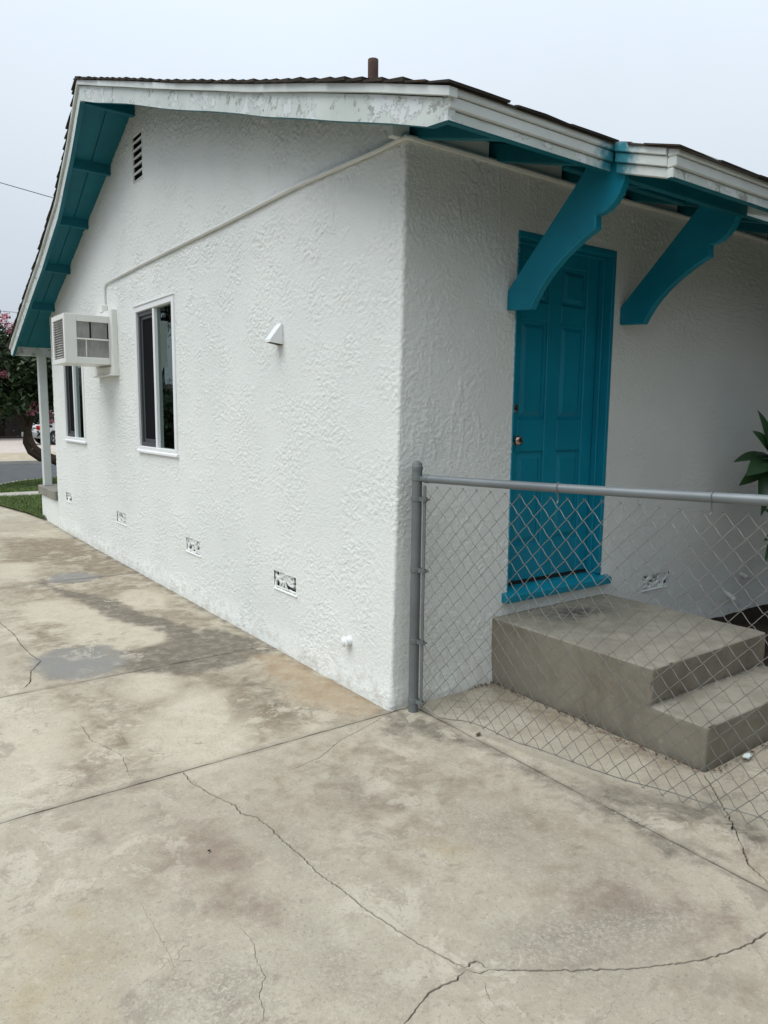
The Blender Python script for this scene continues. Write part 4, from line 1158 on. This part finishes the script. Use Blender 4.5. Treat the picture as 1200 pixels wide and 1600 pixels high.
# pierced side panel facing the camera
m.box(AX, gx0, AY0, AY0 + .012, AZ0, AZ1); m.box(gx1, .0, AY0, AY0 + .012, AZ0, AZ1)
m.box(gx0, gx1, AY0, AY0 + .012, AZ0, gz[0]); m.box(gx0, gx1, AY0, AY0 + .012, gz[1], gz[2]); m.box(gx0, gx1, AY0, AY0 + .012, gz[3], AZ1)
m.box(AX, 0, AY1 - .012, AY1, AZ0, AZ1)
m.box(AX, 0, AY0 + .0125, AY1 - .0125, AZ1 - .012, AZ1); m.box(AX, 0, AY0 + .0125, AY1 - .0125, AZ0, AZ0 + .012)
frame_ring(m, AX - .006, AX + .012, AY0 + .0005, AY1 - .0005, AZ0 + .0005, AZ1 - .0005, .045)
m.obj('casing', WHITE_METAL, ac, .003)
for z0, z1 in ((gz[0], gz[1]), (gz[2], gz[3])):
    m = MB()
    n = 26
    for i in range(n):
        x = gx0 + (i + .5) * (gx1 - gx0) / n
        m.box(x - .0016, x + .0016, AY0 + .006, AY0 + .018, z0, z1)
    tag(m.obj('coil_fins', GRILLE, ac), kind='stuff')
for q in (-.232, gx1 - .014):
    m = MB(); m.box(q, q + .014, AY0 + .004, AY0 + .016, gz[2], gz[3]); m.obj('rubber_strip', BLACK, ac)
m = MB(); m.box(-.268, -.260, AY0 + .002, AY0 + .016, gz[0], gz[1]); m.obj('divider', WHITE_METAL, ac)
for i in range(15):
    z = AZ0 + .055 + i * .0225
    m = MB(); m.prism([(AX - .002, z), (AX + .014, z + .010), (AX + .016, z + .0145), (AX - .002, z + .0045)], 'y', AY0 + .046, AY1 - .046); m.obj('louvre', GRILLE, ac)
m = MB(); frame_ring(m, -.052, .0, 4.285, 4.93, 1.80, 2.385, .07); m.box(-.030, .0, 4.355, 4.86, 1.87, 2.315); m.obj('mounting_frame', WHITE_METAL, ac, .004)
m = MB(); m.box(-.07, -.0, 4.275, 4.94, 1.785, 1.7995); m.obj('mounting_ledge', WHITE_METAL, ac, .002)
m = MB(); m.box(-.06, -.004, 4.56, 4.66, 2.386, 2.45); m.obj('junction_box', WHITE_METAL, ac, .004)

# ================================================================== PLANT, SOIL BED AND LITTER BY THE DOOR WALL
m = MB(); V = []; F = []
nx, ny = 60, 16
for j in range(ny + 1):
    for i in range(nx + 1):
        x = 1.70 + i * 4.4 / nx; y = -.95 + j * .99 / ny
        V.append((x, y, .010 + .012 * float(perlin(np.array(x / .15), np.array(y / .15), 90)) + .006 * float(perlin(np.array(x / .05), np.array(y / .05), 91))))
for j in range(ny):
    for i in range(nx):
        a = j * (nx + 1) + i; F.append((a, a + 1, a + nx + 2, a + nx + 1))
m.add(V, F); tag(m.obj('soil_bed', SOIL, None, 0, True), 'bare dark soil strip along the foot of the door wall', None, None, 'structure')
plant = empty('broadleaf_plant', (3.12, -.36, 0), 'dark green plant with whorls of long pointed leaves against the door wall', 'plant')
m = MB(); m.tube([(3.12, -.36, 0), (3.11, -.35, .5), (2.98, -.36, 1.02), (2.83, -.38, 1.21)], [.018, .016, .014, .011], 8); m.obj('stem', BARK, plant, 0, True)
def leaf_mesh(L, w, droop, seed):
    r = random.Random(seed); n = 9; v = []; f = []
    for i in range(n + 1):
        t = i / n
        ww = w * (math.sin(math.pi * min(1, t ** .85)) ** .8) * (1 - .25 * t) if 0 < t < 1 else .002
        zz = -droop * t * t * L; xx = L * t
        v += [(xx, -ww, zz + ww * .28), (xx, 0, zz), (xx, ww, zz + ww * .28)]
    for i in range(n):
        a = 3 * i; f += [(a, a + 3, a + 4, a + 1), (a + 1, a + 4, a + 5, a + 2)]
    m = MB(); m.add(v, f); me = m.mesh('leaf', PLANTLEAF, 0, True); return me
LM = [leaf_mesh(.38, .092, .10, 1), leaf_mesh(.41, .100, .20, 2), leaf_mesh(.33, .086, .05, 3), leaf_mesh(.40, .094, .26, 4)]
def whorl(c, n, seed, elev=(.0, .5), size=1.0, az0=0):
    r = random.Random(seed)
    for i in range(n):
        o = link('leaf', LM[(i + seed) % 4], None, plant)
        o.location = Vector(c) + Vector((0, 0, r.uniform(-.03, .03)))
        az = az0 + 2 * math.pi * i / n + r.uniform(-.2, .2)
        o.rotation_euler = (r.uniform(.25, 1.0) * (1 if math.sin(az) > 0 else 1) * r.choice((-1, 1)), -r.uniform(*elev), az); sc = size * r.uniform(.85, 1.1); o.scale = (sc, sc, sc)
LW = [leaf_mesh(.30, .052, .08, 5), leaf_mesh(.27, .048, .16, 6), leaf_mesh(.32, .056, .12, 7)]
def fan(c, leaves_):
    for k, (el, side, sc, tw) in enumerate(leaves_):
        d = Vector((-math.cos(R(el)), side, math.sin(R(el)))).normalized()
        n = Vector((-.45, -.80, .40)); n = (n - d * n.dot(d)).normalized(); n = (n + d.cross(n) * tw).normalized()
        b = n.cross(d)
        o = link('leaf', LW[k % 3], None, plant)
        o.matrix_basis = Matrix(((d.x, b.x, n.x, c[0]), (d.y, b.y, n.y, c[1]), (d.z, b.z, n.z, c[2]), (0, 0, 0, 1))) @ Matrix.Scale(sc * 1.36, 4)
fan((2.83, -.38, 1.205), [(27, -.2, 1.0, .2), (4, .1, .98, .9), (-7, -.25, 1.08, .3), (-26, .0, .92, -.2), (-52, -.2, .95, .25), (-78, -.1, .9, -.3), (52, -.1, .95, .3), (80, -.3, .9, -.2), (130, -.2, 1.0, .2), (165, -.3, 1.0, .4), (200, -.2, 1.0, -.2), (235, -.3, .9, .1), (-38, -.9, .8, .2), (20, -1.0, .8, -.2)])
fan((3.16, -.36, .74), [(20, -.1, .9, .2), (-12, -.2, .95, -.2), (-45, .0, .8, .3), (60, -.2, .8, 0), (110, -.2, .9, .2), (170, -.2, .9, .2), (220, -.2, .9, -.2)])
# leaf litter
LT = [((.262, -.79, 0), 'small curled brown leaf lying on the concrete outside the fence', 'dry leaf', DRYLEAF, .022)]
def flake(name, loc, mat, s, seed):
    r = random.Random(seed); m = MB()
    n = 7; P = []
    for i in range(n):
        a = 2 * math.pi * i / n; q = s * r.uniform(.5, 1.0); P.append((q * math.cos(a) * 1.4, q * math.sin(a) * .8, r.uniform(.0, .5) * s))
    m.add(P + [(0, 0, s * .12), (0, 0, s * .02)], [(i, (i + 1) % n, n) for i in range(n)] + [((i + 1) % n, i, n + 1) for i in range(n)])
    o = m.obj(name, mat); o.location = loc; o.rotation_euler = (0, 0, r.uniform(0, 6)); return o
tag(flake('dry_leaf', (.155, -.47, .001), DRYLEAF, .018, 5), 'small curled brown leaf lying on the joint outside the fence', 'dry leaf')
tag(flake('paper_scrap', (.95, -1.31, .006), LITTER, .030, 6), 'pale torn scrap of paper at the foot of the lower step', 'litter')
tag(flake('dark_pebble', (-1.215, -.62, .001), BLACK, .009, 7), 'tiny dark pebble alone on the near driveway slab left of the long crack', 'pebble')
tag(flake('dark_pebble', (.37, -1.56, .001), BLACK, .009, 8), 'tiny dark pebble on the concrete just outside the fence foot', 'pebble')
m = MB(); r = random.Random(11)
for i in range(260):
    t = r.random()
    if t < .55:
        y = -r.uniform(.0, 1.25); x = .672 - abs(r.gauss(0, .012)) - (.03 * max(0, 1 - abs(y + .9) / .35)) * r.random()
    elif t < .75: x = r.uniform(.5, .70); y = -.01 - abs(r.gauss(0, .03)) + .0
    else: x = r.uniform(.70, 1.7); y = -1.285 - abs(r.gauss(0, .012))
    s = r.uniform(.003, .011); a = r.uniform(0, 6.3); ca, sa = math.cos(a) * s, math.sin(a) * s
    z = .002 + r.random() * .006
    m.add([(x - ca, y - sa, z), (x + sa * .5, y - ca * .5, z + r.random() * .006), (x + ca, y + sa, z + r.random() * .004), (x - sa * .5, y + ca * .5, z)], [(0, 1, 2, 3)])
tag(m.obj('leaf_litter', DRYLEAF), 'line of dry leaf crumbs gathered along the foot of the steps', None, None, 'stuff')
m = MB()
for i in range(170):
    x = r.uniform(-2.0, 1.6); y = r.uniform(-2.1, 1.2)
    if x > .1 and y > -.9: continue
    s = r.choice([.0015, .002, .003, .004]); a = r.uniform(0, 6.3); ca, sa = math.cos(a) * s, math.sin(a) * s
    m.add([(x - ca, y - sa, 0), (x + sa, y - ca, 0), (x + ca, y + sa, 0), (x - sa, y + ca, 0), (x, y, s * .9)], [(0, 1, 4), (1, 2, 4), (2, 3, 4), (3, 0, 4)])
tag(m.obj('grit', STONE), 'scattered grit on the driveway concrete', None, None, 'stuff')

# ================================================================== STREET SIDE
def sheet(name, poly, z, mat, label):
    m = MB()
    zz = z if callable(z) else (lambda x, y: z)
    m.add([(x, y, zz(x, y)) for x, y in poly], [tuple(range(len(poly)))])
    return tag(m.obj(name, mat), label, None, None, 'structure')
gv_ = []; gf = []
ygl = [-400, -30, 0, 11, 12.5, 14, 40, 60, 500]; zgl = [-.06, -.06, -.06, -.06, -.2, -.42, -.46, -.46, -.46]
for yq, zq in zip(ygl, zgl): gv_ += [(-500, yq, zq), (500, yq, zq)]
for i in range(len(ygl) - 1): gf.append((2 * i, 2 * i + 1, 2 * i + 3, 2 * i + 2))
m = MB(); m.add(gv_, gf); tag(m.obj('ground', SOIL), 'dark soil ground under and around everything', None, None, 'structure')
zl = lambda x, y: .018 - .028 * max(0, y - 8.5)
m = MB(); V = []; F = []
for j in range(17):
    for i in range(31):
        y = 7.7 + j * 3.9 / 16; xl = -.02 - .085 * (y - 7.7); x = xl + (9 - xl) * (i / 30) ** 2
        V.append((x, y, zl(x, y) + .01 * float(perlin(np.array(x), np.array(y), 95))))
for j in range(16):
    for i in range(30):
        a = j * 31 + i; F.append((a, a + 1, a + 32, a + 31))
m.add(V, F); tag(m.obj('lawn', LAWN, None, 0, True), 'front lawn between the porch and the pavement', None, None, 'structure')
m = MB(); V = []; F = []
for y in np.linspace(7.757, 13.0, 12): V += [(-4.0, y, zl(0, y) - .026), (-.02 - .085 * (y - 7.7) + .04, y, zl(0, y) - .026)]
for i in range(11): F.append((2 * i, 2 * i + 1, 2 * i + 3, 2 * i + 2))
m.add(V, F); tag(m.obj('front_driveway', CONCRETE), 'front end of the driveway falling towards the street', None, None, 'structure')
m = MB(); m.box(-.5, 14, 11.62, 12.45, -.2, -.082); tag(m.obj('pavement', WALK), 'pale concrete pavement across the lawn', None, None, 'structure')
m = MB(); m.box(-30, -.52, 13.0, 15.2, -.5, -.22); tag(m.obj('driveway_apron', WALK), 'driveway apron meeting the street', None, None, 'structure')
KERB = [(-.50, 12.47), (-.30, 13.5), (.0, 14.3), (.52, 15.0), (.85, 15.7), (1.22, 16.4), (1.75, 17.05), (2.6, 17.6), (4.5, 17.9), (14, 18.0)]
zp = lambda y: -.085 - .035 * (y - 12.5)
m = MB(); m.add([(x, y, zp(y)) for x, y in KERB] + [(14, 12.47, zp(12.47))] , [tuple(range(len(KERB) + 1))]); tag(m.obj('grass_verge', LAWN), 'grass verge between the pavement and the street', None, None, 'structure')
m = MB(); v = []; f = []
for x, y in KERB: v += [(x, y, zp(y) + .004), (x - .10, y + .10, zp(y) + .004), (x - .12, y + .12, -.45), (x, y, -.45)]
for i in range(len(KERB) - 1):
    a = 4 * i
    for j in range(4): f.append((a + j, a + (j + 1) % 4, a + 4 + (j + 1) % 4, a + 4 + j))
m.add(v, f); tag(m.obj('kerb', WALK), 'concrete kerb on the near side of the street', None, None, 'structure')
m = MB(); m.box(-120, 120, 13.0, 24.6, -.5, -.36); tag(m.obj('road', ROAD), 'grey asphalt street', None, None, 'structure')
m = MB(); m.box(-120, 120, 24.5, 24.75, -.5, -.25); tag(m.obj('kerb', WALK), 'concrete kerb on the far side of the street', None, None, 'structure')
m = MB(); m.box(-120, 120, 24.75, 30.0, -.5, -.26); tag(m.obj('dry_verge', DRYGRASS), 'dry tan verge beyond the street', None, None, 'structure')
m = MB(); m.box(-120, 120, 30.0, 47.5, -.5, -.30); tag(m.obj('far_driveway', FARDRIVE), 'pinkish concrete forecourt across the street', None, None, 'structure')
m = MB(); m.box(-40, 40, 47.5, 70, -.5, -.28); tag(m.obj('far_bed', SOIL), 'dark planted bed behind the far forecourt', None, None, 'structure')

def blades(n, sampler, h0, h1, w, seed):
    rg = np.random.default_rng(seed); P = sampler(rg, n); n = len(P)
    a = rg.uniform(0, 2 * np.pi, n); h = rg.uniform(h0, h1, n); lean = rg.normal(0, .5, (n, 2)) * h[:, None]
    d = np.stack([np.cos(a), np.sin(a), np.zeros(n)], 1) * w
    v = np.stack([P - d, P + d, P + np.column_stack([lean, h])], 1).reshape(-1, 3)
    me = np_mesh('grass', v, np.arange(3 * n).reshape(-1, 3), GRASSB, False)
    vattr(me, 'tone', np.repeat(rg.random(n), 3)); return me
def s_lawn(rg, n):
    y = rg.uniform(7.75, 11.6, n); xl = -.03 - .085 * (y - 7.7); x = xl + rg.random(n) ** 1.6 * 4.5
    return np.column_stack([x, y, np.array([zl(a, b) for a, b in zip(x, y)])])
tag(link('grass', blades(26000, s_lawn, .02, .06, .005, 1)), 'short green lawn grass beside the driveway', None, None, 'stuff')
kp = KERB + [(14, 12.47)]
def s_verge(rg, n):
    P = np.column_stack([rg.uniform(-.5, 5, n), rg.uniform(12.47, 18, n)]); P = P[inside(P, kp)]
    return np.column_stack([P, zp(P[:, 1])])
tag(link('grass', blades(26000, s_verge, .02, .06, .007, 2)), 'short green grass on the verge by the street', None, None, 'stuff')

def leaves(name, clumps, n, size, mat, parent, seed, flat=.6, spread=.33):
    rg = np.random.default_rng(seed); C_ = np.array(clumps)
    k = rg.integers(0, len(C_), n); P = C_[k, :3] + rg.normal(0, spread, (n, 3)) * C_[k, 3:4] * np.array([1, 1, .8])
    nrm = rg.normal(0, 1, (n, 3)); nrm[:, 2] = np.abs(nrm[:, 2]) + flat; nrm /= np.linalg.norm(nrm, axis=1)[:, None]
    a = np.cross(nrm, rg.normal(0, 1, (n, 3))); a /= np.linalg.norm(a, axis=1)[:, None]; b = np.cross(nrm, a)
    s = size * rg.uniform(.6, 1.3, n)[:, None]
    v = np.stack([P - a * s, P + b * s * .32, P + a * s, P - b * s * .32], 1).reshape(-1, 3)
    me = np_mesh(name, v, np.arange(4 * n).reshape(-1, 4), mat, False)
    vattr(me, 'tone', np.repeat(np.clip(rg.normal(.45, .28, n), 0, 1), 4)); return link(name, me, None, parent)
def clumps_in(c, r, n, seed, cr=(.35, .6)):
    rg = np.random.default_rng(seed); out = []
    while len(out) < n:
        p = rg.uniform(-1, 1, 3)
        q = np.linalg.norm(p)
        if q > 1 or q < .35: continue
        out.append((c[0] + p[0] * r[0], c[1] + p[1] * r[1], c[2] + p[2] * r[2], rg.uniform(*cr)))
    return out
# flowering street tree on the verge
tree = empty('flowering_tree', (2.25, 14.05, -.15), 'low branched dark tree with pink blossoms on the street verge', 'tree')
m = MB()
m.tube([(2.3, 14.0, -.2), (1.85, 14.02, .22), (1.45, 14.05, .42), (1.22, 14.06, .52), (1.08, 14.08, .66)], [.13, .11, .10, .095, .085], 10)
m.tube([(1.45, 14.05, .42), (1.18, 14.02, .44), (1.00, 14.04, .58), (.93, 14.08, .78), (.96, 14.1, .98)], [.07, .065, .06, .06, .06], 9)
m.tube([(1.08, 14.08, .66), (1.0, 14.1, .85), (.98, 14.1, 1.02), (.90, 14.12, 1.28), (.72, 14.14, 1.62), (.5, 14.2, 2.0), (.25, 14.3, 2.5)], [.085, .085, .085, .07, .06, .05, .03], 9)
m.tube([(.98, 14.1, 1.0), (1.07, 14.1, 1.3), (1.1, 14.2, 1.7), (1.15, 14.3, 2.2), (1.1, 14.4, 2.8)], [.07, .055, .05, .04, .02], 8)
m.tube([(1.85, 14.02, .22), (1.9, 14.3, 1.0), (1.75, 14.5, 1.8), (1.6, 14.5, 2.6)], [.08, .06, .05, .03], 8)
m.tube([(.72, 14.14, 1.62), (.3, 14.0, 1.75), (-.2, 14.0, 2.0)], [.045, .035, .02], 7)
m.obj('trunk', BARK, tree, 0, True)
cl_ = clumps_in((.55, 14.35, 2.32), (1.75, 1.25, 1.05), 95, 3, (.30, .55)) + [(1.25, 14.1, 1.62, .3), (1.0, 14.0, 1.75, .3), (.55, 13.9, 1.6, .35), (.2, 14, 1.5, .35), (1.35, 14.2, 1.95, .35), (.85, 13.8, 1.9, .35), (1.5, 14.1, 2.2, .35), (.5, 14.3, 2.4, .5), (.6, 14.4, 1.9, .5), (1.0, 14.5, 2.3, .5)]
leaves('crown', cl_, 30000, .075, LEAF, tree, 4, .5, .42)
fl = [(.72, 13.95, 3.10, .20), (.95, 13.95, 3.02, .14), (.58, 13.9, 3.22, .22), (1.05, 13.75, 1.55, .13), (1.0, 13.72, 1.42, .10), (1.32, 13.8, 1.36, .12), (1.26, 13.8, 1.46, .10), (1.36, 13.8, 1.22, .08), (.62, 13.7, 2.0, .08), (.95, 13.7, 2.35, .08), (.4, 13.8, 1.4, .12), (.85, 13.8, 2.75, .12), (1.2, 13.8, 1.85, .08)]
fl += clumps_in((.4, 14.0, 2.7), (1.6, 1.1, .8), 16, 8, (.10, .2))
leaves('blossom', fl, 2600, .036, PETAL, tree, 6, .2, .40)

# silver suv on the forecourt across the street
car = empty('silver_suv', (0, 0, 0), 'silver suv with red tail lights parked on the forecourt across the street', 'car')
_cp = []
def cobj(m, name, mat, parent, bevel=0, smooth=False):
    o = link(name, m.mesh(name, mat, bevel, smooth, 2), None, None); o.parent = parent; _cp.append(o); return o
LEN, WID = 4.55, 1.82
low = [(0, .42), (.02, .95), (.10, 1.04), (3.35, 1.06), (4.2, .98), (4.50, .80), (4.55, .45), (4.45, .30), (3.98, .30), (3.92, .55), (3.72, .72), (3.45, .72), (3.25, .55), (3.18, .28), (1.25, .28), (1.18, .55), (.98, .73), (.70, .73), (.50, .55), (.42, .32), (.06, .34)]
m = MB(); m.prism([(x, z) for x, z in low], 'y', -WID / 2, WID / 2); body = cobj(m, 'body', SILVER, car, .05, True)
m = MB()
def ring(x0, x1, z, w): return [(x0, -w, z), (x1, -w, z), (x1, w, z), (x0, w, z)]
m.add(ring(.06, 3.38, 1.05, .86) + ring(.42, 2.45, 1.66, .68), [(3, 2, 1, 0), (4, 5, 6, 7), (0, 1, 5, 4), (1, 2, 6, 5), (2, 3, 7, 6), (3, 0, 4, 7)]); cobj(m, 'cabin', SILVER, car, .06, True)
def lerp3(a, b, t): return tuple(a[i] + (b[i] - a[i]) * t for i in range(3))
def pane(name, a, b, c, d, off):
    m = MB(); o = Vector(off)
    P = [Vector(p) + o for p in (a, b, c, d)]
    m.add([tuple(p) for p in P] + [tuple(p - o * 2.2) for p in P], [(0, 1, 2, 3), (7, 6, 5, 4), (0, 4, 5, 1), (1, 5, 6, 2), (2, 6, 7, 3), (3, 7, 4, 0)]); cobj(m, name, CARGLASS, car)
B0, B1, T0, T1 = (.06, -.86, 1.05), (.06, .86, 1.05), (.42, -.68, 1.66), (.42, .68, 1.66)
def bl(u, v): return lerp3(lerp3(B0, B1, u), lerp3(T0, T1, u), v)
pane('rear_window', bl(.09, .12), bl(.91, .12), bl(.91, .84), bl(.09, .84), (-.012, 0, .006))
for sgn in (-1, 1):
    b0, b1, t0, t1 = (.06, sgn * .86, 1.05), (3.38, sgn * .86, 1.05), (.42, sgn * .68, 1.66), (2.45, sgn * .68, 1.66)
    def sd(u, v): return lerp3(lerp3(b0, b1, u), lerp3(t0, t1, u), v)
    for ua, ub in ((.06, .26), (.29, .52), (.55, .80)): pane('side_window', sd(ua, .12), sd(ub, .12), sd(ub, .86), sd(ua, .86), (0, sgn * .012, .004))
    m = MB(); m.box(-.03, .16, sgn * .70 - .19, sgn * .70 + .22 * 1.0 if False else sgn * .70 + .0, .78, 1.0) if False else m.box(-.025, .17, min(sgn * .66, sgn * .925), max(sgn * .66, sgn * .925), .76, .985)
    cobj(m, 'tail_light', TAIL, car, .02, True)
    for wx in (.84, 3.58):
        m = MB(); c = (wx, sgn * .80, .345)
        m.lathe([(-.11, .20), (-.11, .31), (-.09, .345), (.09, .345), (.115, .31), (.115, .235), (.10, .225)], c, (0, sgn, 0), 28); w = cobj(m, 'wheel', BLACK, car, 0, True)
        m = MB(); m.lathe([(.09, .23), (.105, .225), (.10, .21), (.075, .20), (.075, .07), (.10, .06), (.105, .0)], c, (0, sgn, 0), 28)
        for k in range(5):
            a = 2 * math.pi * k / 5; p = Vector(c) + Vector((math.cos(a) * .14, sgn * .09, math.sin(a) * .14)); m.box(p.x - .03, p.x + .03, p.y - .012, p.y + .012, p.z - .05, p.z + .05)
        o = link('rim', m.mesh('rim', HUB, 0, True)); o.parent = w
    m = MB(); m.box(2.75, 2.95, sgn * .93 - .09, sgn * .93 + .09, 1.02, 1.17); cobj(m, 'wing_mirror', SILVER, car, .03, True)
m = MB(); m.prism([(-.10, .36), (-.13, .44), (-.12, .60), (.0, .64), (.40, .62), (.42, .36)], 'y', -WID / 2 - .015, WID / 2 + .015); cobj(m, 'rear_bumper', BUMPER, car, .03, True)
m = MB(); m.box(-.012, .03, -.26, .26, .74, .87); cobj(m, 'number_plate_recess', BUMPER, car, .008)
m = MB()
for sgn in (-1, 1): m.tube([(.55, sgn * .60, 1.70), (.70, sgn * .60, 1.735), (2.1, sgn * .60, 1.735), (2.25, sgn * .60, 1.70)], .018, 8)
cobj(m, 'roof_rails', BUMPER, car, 0, True)
HEAD = R(12)                               # heading: azimuth from +Y towards +X is 52 degrees
car.location = (5.55, 38.2, -.30); car.rotation_euler = (0, 0, HEAD)

# dark brown garage and dense greenery behind the forecourt
gar = empty('brown_house', (4, 52, -.3), 'dark brown low house behind the parked suv', 'house')
m = MB(); m.box(-14, 22, 52, 60, -.3, 2.7); m.obj('wall', GARAGE, gar)
m = MB(); m.prism([(51.2, 2.62), (61, 2.62), (56, 4.6)], 'x', -14.6, 22.6); m.obj('roof', ROOF_FAR, gar)
m = MB(); m.box(6.5, 11.5, 51.93, 52.0, -.3, 2.0); m.obj('garage_door', paint('dark_garage_door', (.06, .05, .045), .1, .7, .2), gar)
def bushy(name, label, cat, x, y, z0, trunk_h, r, n, seed, mat=LEAF2, size=.16, group=None):
    t = empty(name, (x, y, z0), label, cat, group)
    m = MB(); m.tube([(x, y, z0 - .1), (x + .1, y, z0 + trunk_h * .5), (x - .05, y + .1, z0 + trunk_h)], [.22, .17, .12], 9)
    rg = random.Random(seed)
    for k in range(5):
        a = 2 * math.pi * k / 5 + rg.random(); m.tube([(x - .05, y + .1, z0 + trunk_h * .9), (x + math.cos(a) * r[0] * .35, y + math.sin(a) * r[1] * .35, z0 + trunk_h + r[2] * .6), (x + math.cos(a) * r[0] * .7, y + math.sin(a) * r[1] * .7, z0 + trunk_h + r[2] * 1.1)], [.09, .06, .03], 6)
    m.obj('trunk', BARK, t, 0, True)
    leaves('crown', clumps_in((x, y, z0 + trunk_h + r[2] * .8), r, 60, seed, (.5, .95)), n, size, mat, t, seed + 1, .5, .45)
    return t
bushy('dense_tree', 'dense dark tree behind the suv, to the left of it', 'tree', 3.2, 46.5, -.3, 1.4, (3.2, 2.5, 2.2), 12000, 21, LEAF2, .16, 'dark trees across the street')
bushy('dense_tree', 'dense dark tree behind the suv, partly hidden by the porch post', 'tree', 9.4, 47.8, -.3, 1.5, (3.4, 2.5, 2.3), 12000, 24, LEAF2, .16, 'dark trees across the street')
# greenery and a house on the far side of the driveway: seen mirrored in the window panes
bushy('garden_tree', 'tall leafy dark tree mirrored high in the near window pane', 'tree', -6.6, 22.0, -.2, 4.6, (2.2, 2.2, 1.5), 9000, 31, LEAF, .14)
bushy('garden_shrub', 'dark rounded shrub mirrored low in the near window pane', 'shrub', -5.6, 19.0, -.2, .5, (1.5, 1.5, .95), 7000, 35, LEAF, .11)
bushy('garden_shrub', 'dark rounded shrub mirrored low in the far window pane', 'shrub', -3.6, 22.5, -.3, .6, (1.5, 1.5, 1.1), 7000, 37, LEAF, .11)
nb = empty('neighbour_house', (-17, 24, 0), 'tan neighbour house mirrored low in the window panes', 'house')
m = MB(); m.box(-22, -11.5, 6, 42, -.1, 2.5); m.obj('wall', NEIGHB, nb)
m = MB(); m.prism([(-22.6, 2.4), (-10.9, 2.4), (-16.7, 3.6)], 'y', 5.5, 42.5); m.obj('roof', ROOF_FAR, nb)
# unseen trees and a garage, added to shade the door wall
bushy('added_shade_tree', 'dense dark tree added out of view beside the fence to shade the door wall', 'tree', 3.2, -3.7, 0, .8, (1.7, 1.6, 1.9), 11000, 41, LEAF, .13)
bushy('added_shade_tree', 'dense dark tree added out of view near the door wall to shade it', 'tree', 5.2, -2.3, 0, .9, (1.8, 1.7, 2.1), 11000, 43, LEAF, .13)
gb = empty('added_back_garage', (-1, -11, 0), 'tan garage added out of view behind the camera to block low sky light', 'garage')
m = MB(); m.box(-6, 3, -15, -9.5, -.1, 2.7); m.obj('wall', NEIGHB, gb)
m = MB(); m.prism([(-15.4, 2.6), (-9.1, 2.6), (-12.2, 3.9)], 'x', -6.4, 3.4); m.obj('roof', ROOF_FAR, gb)

# overhead service wires
for nm, a, b, sag, lab in (('service_wire', (-14, 24.5, 10.95), (18, 18.8, 5.35), .25, 'thin dark service wire sloping down behind the gable'), ('power_line', (-60, 44, 7.2), (70, 38, 6.5), .3, 'faint level power line above the blossoms')):
    m = MB(); a = Vector(a); b = Vector(b)
    m.tube([a.lerp(b, t) - Vector((0, 0, sag * 4 * t * (1 - t))) for t in np.linspace(0, 1, 40)], .011 if nm == 'service_wire' else .012, 6)
    tag(m.obj(nm, CABLE, None, 0, True), lab, 'wire')

SC.render.engine = 'CYCLES'
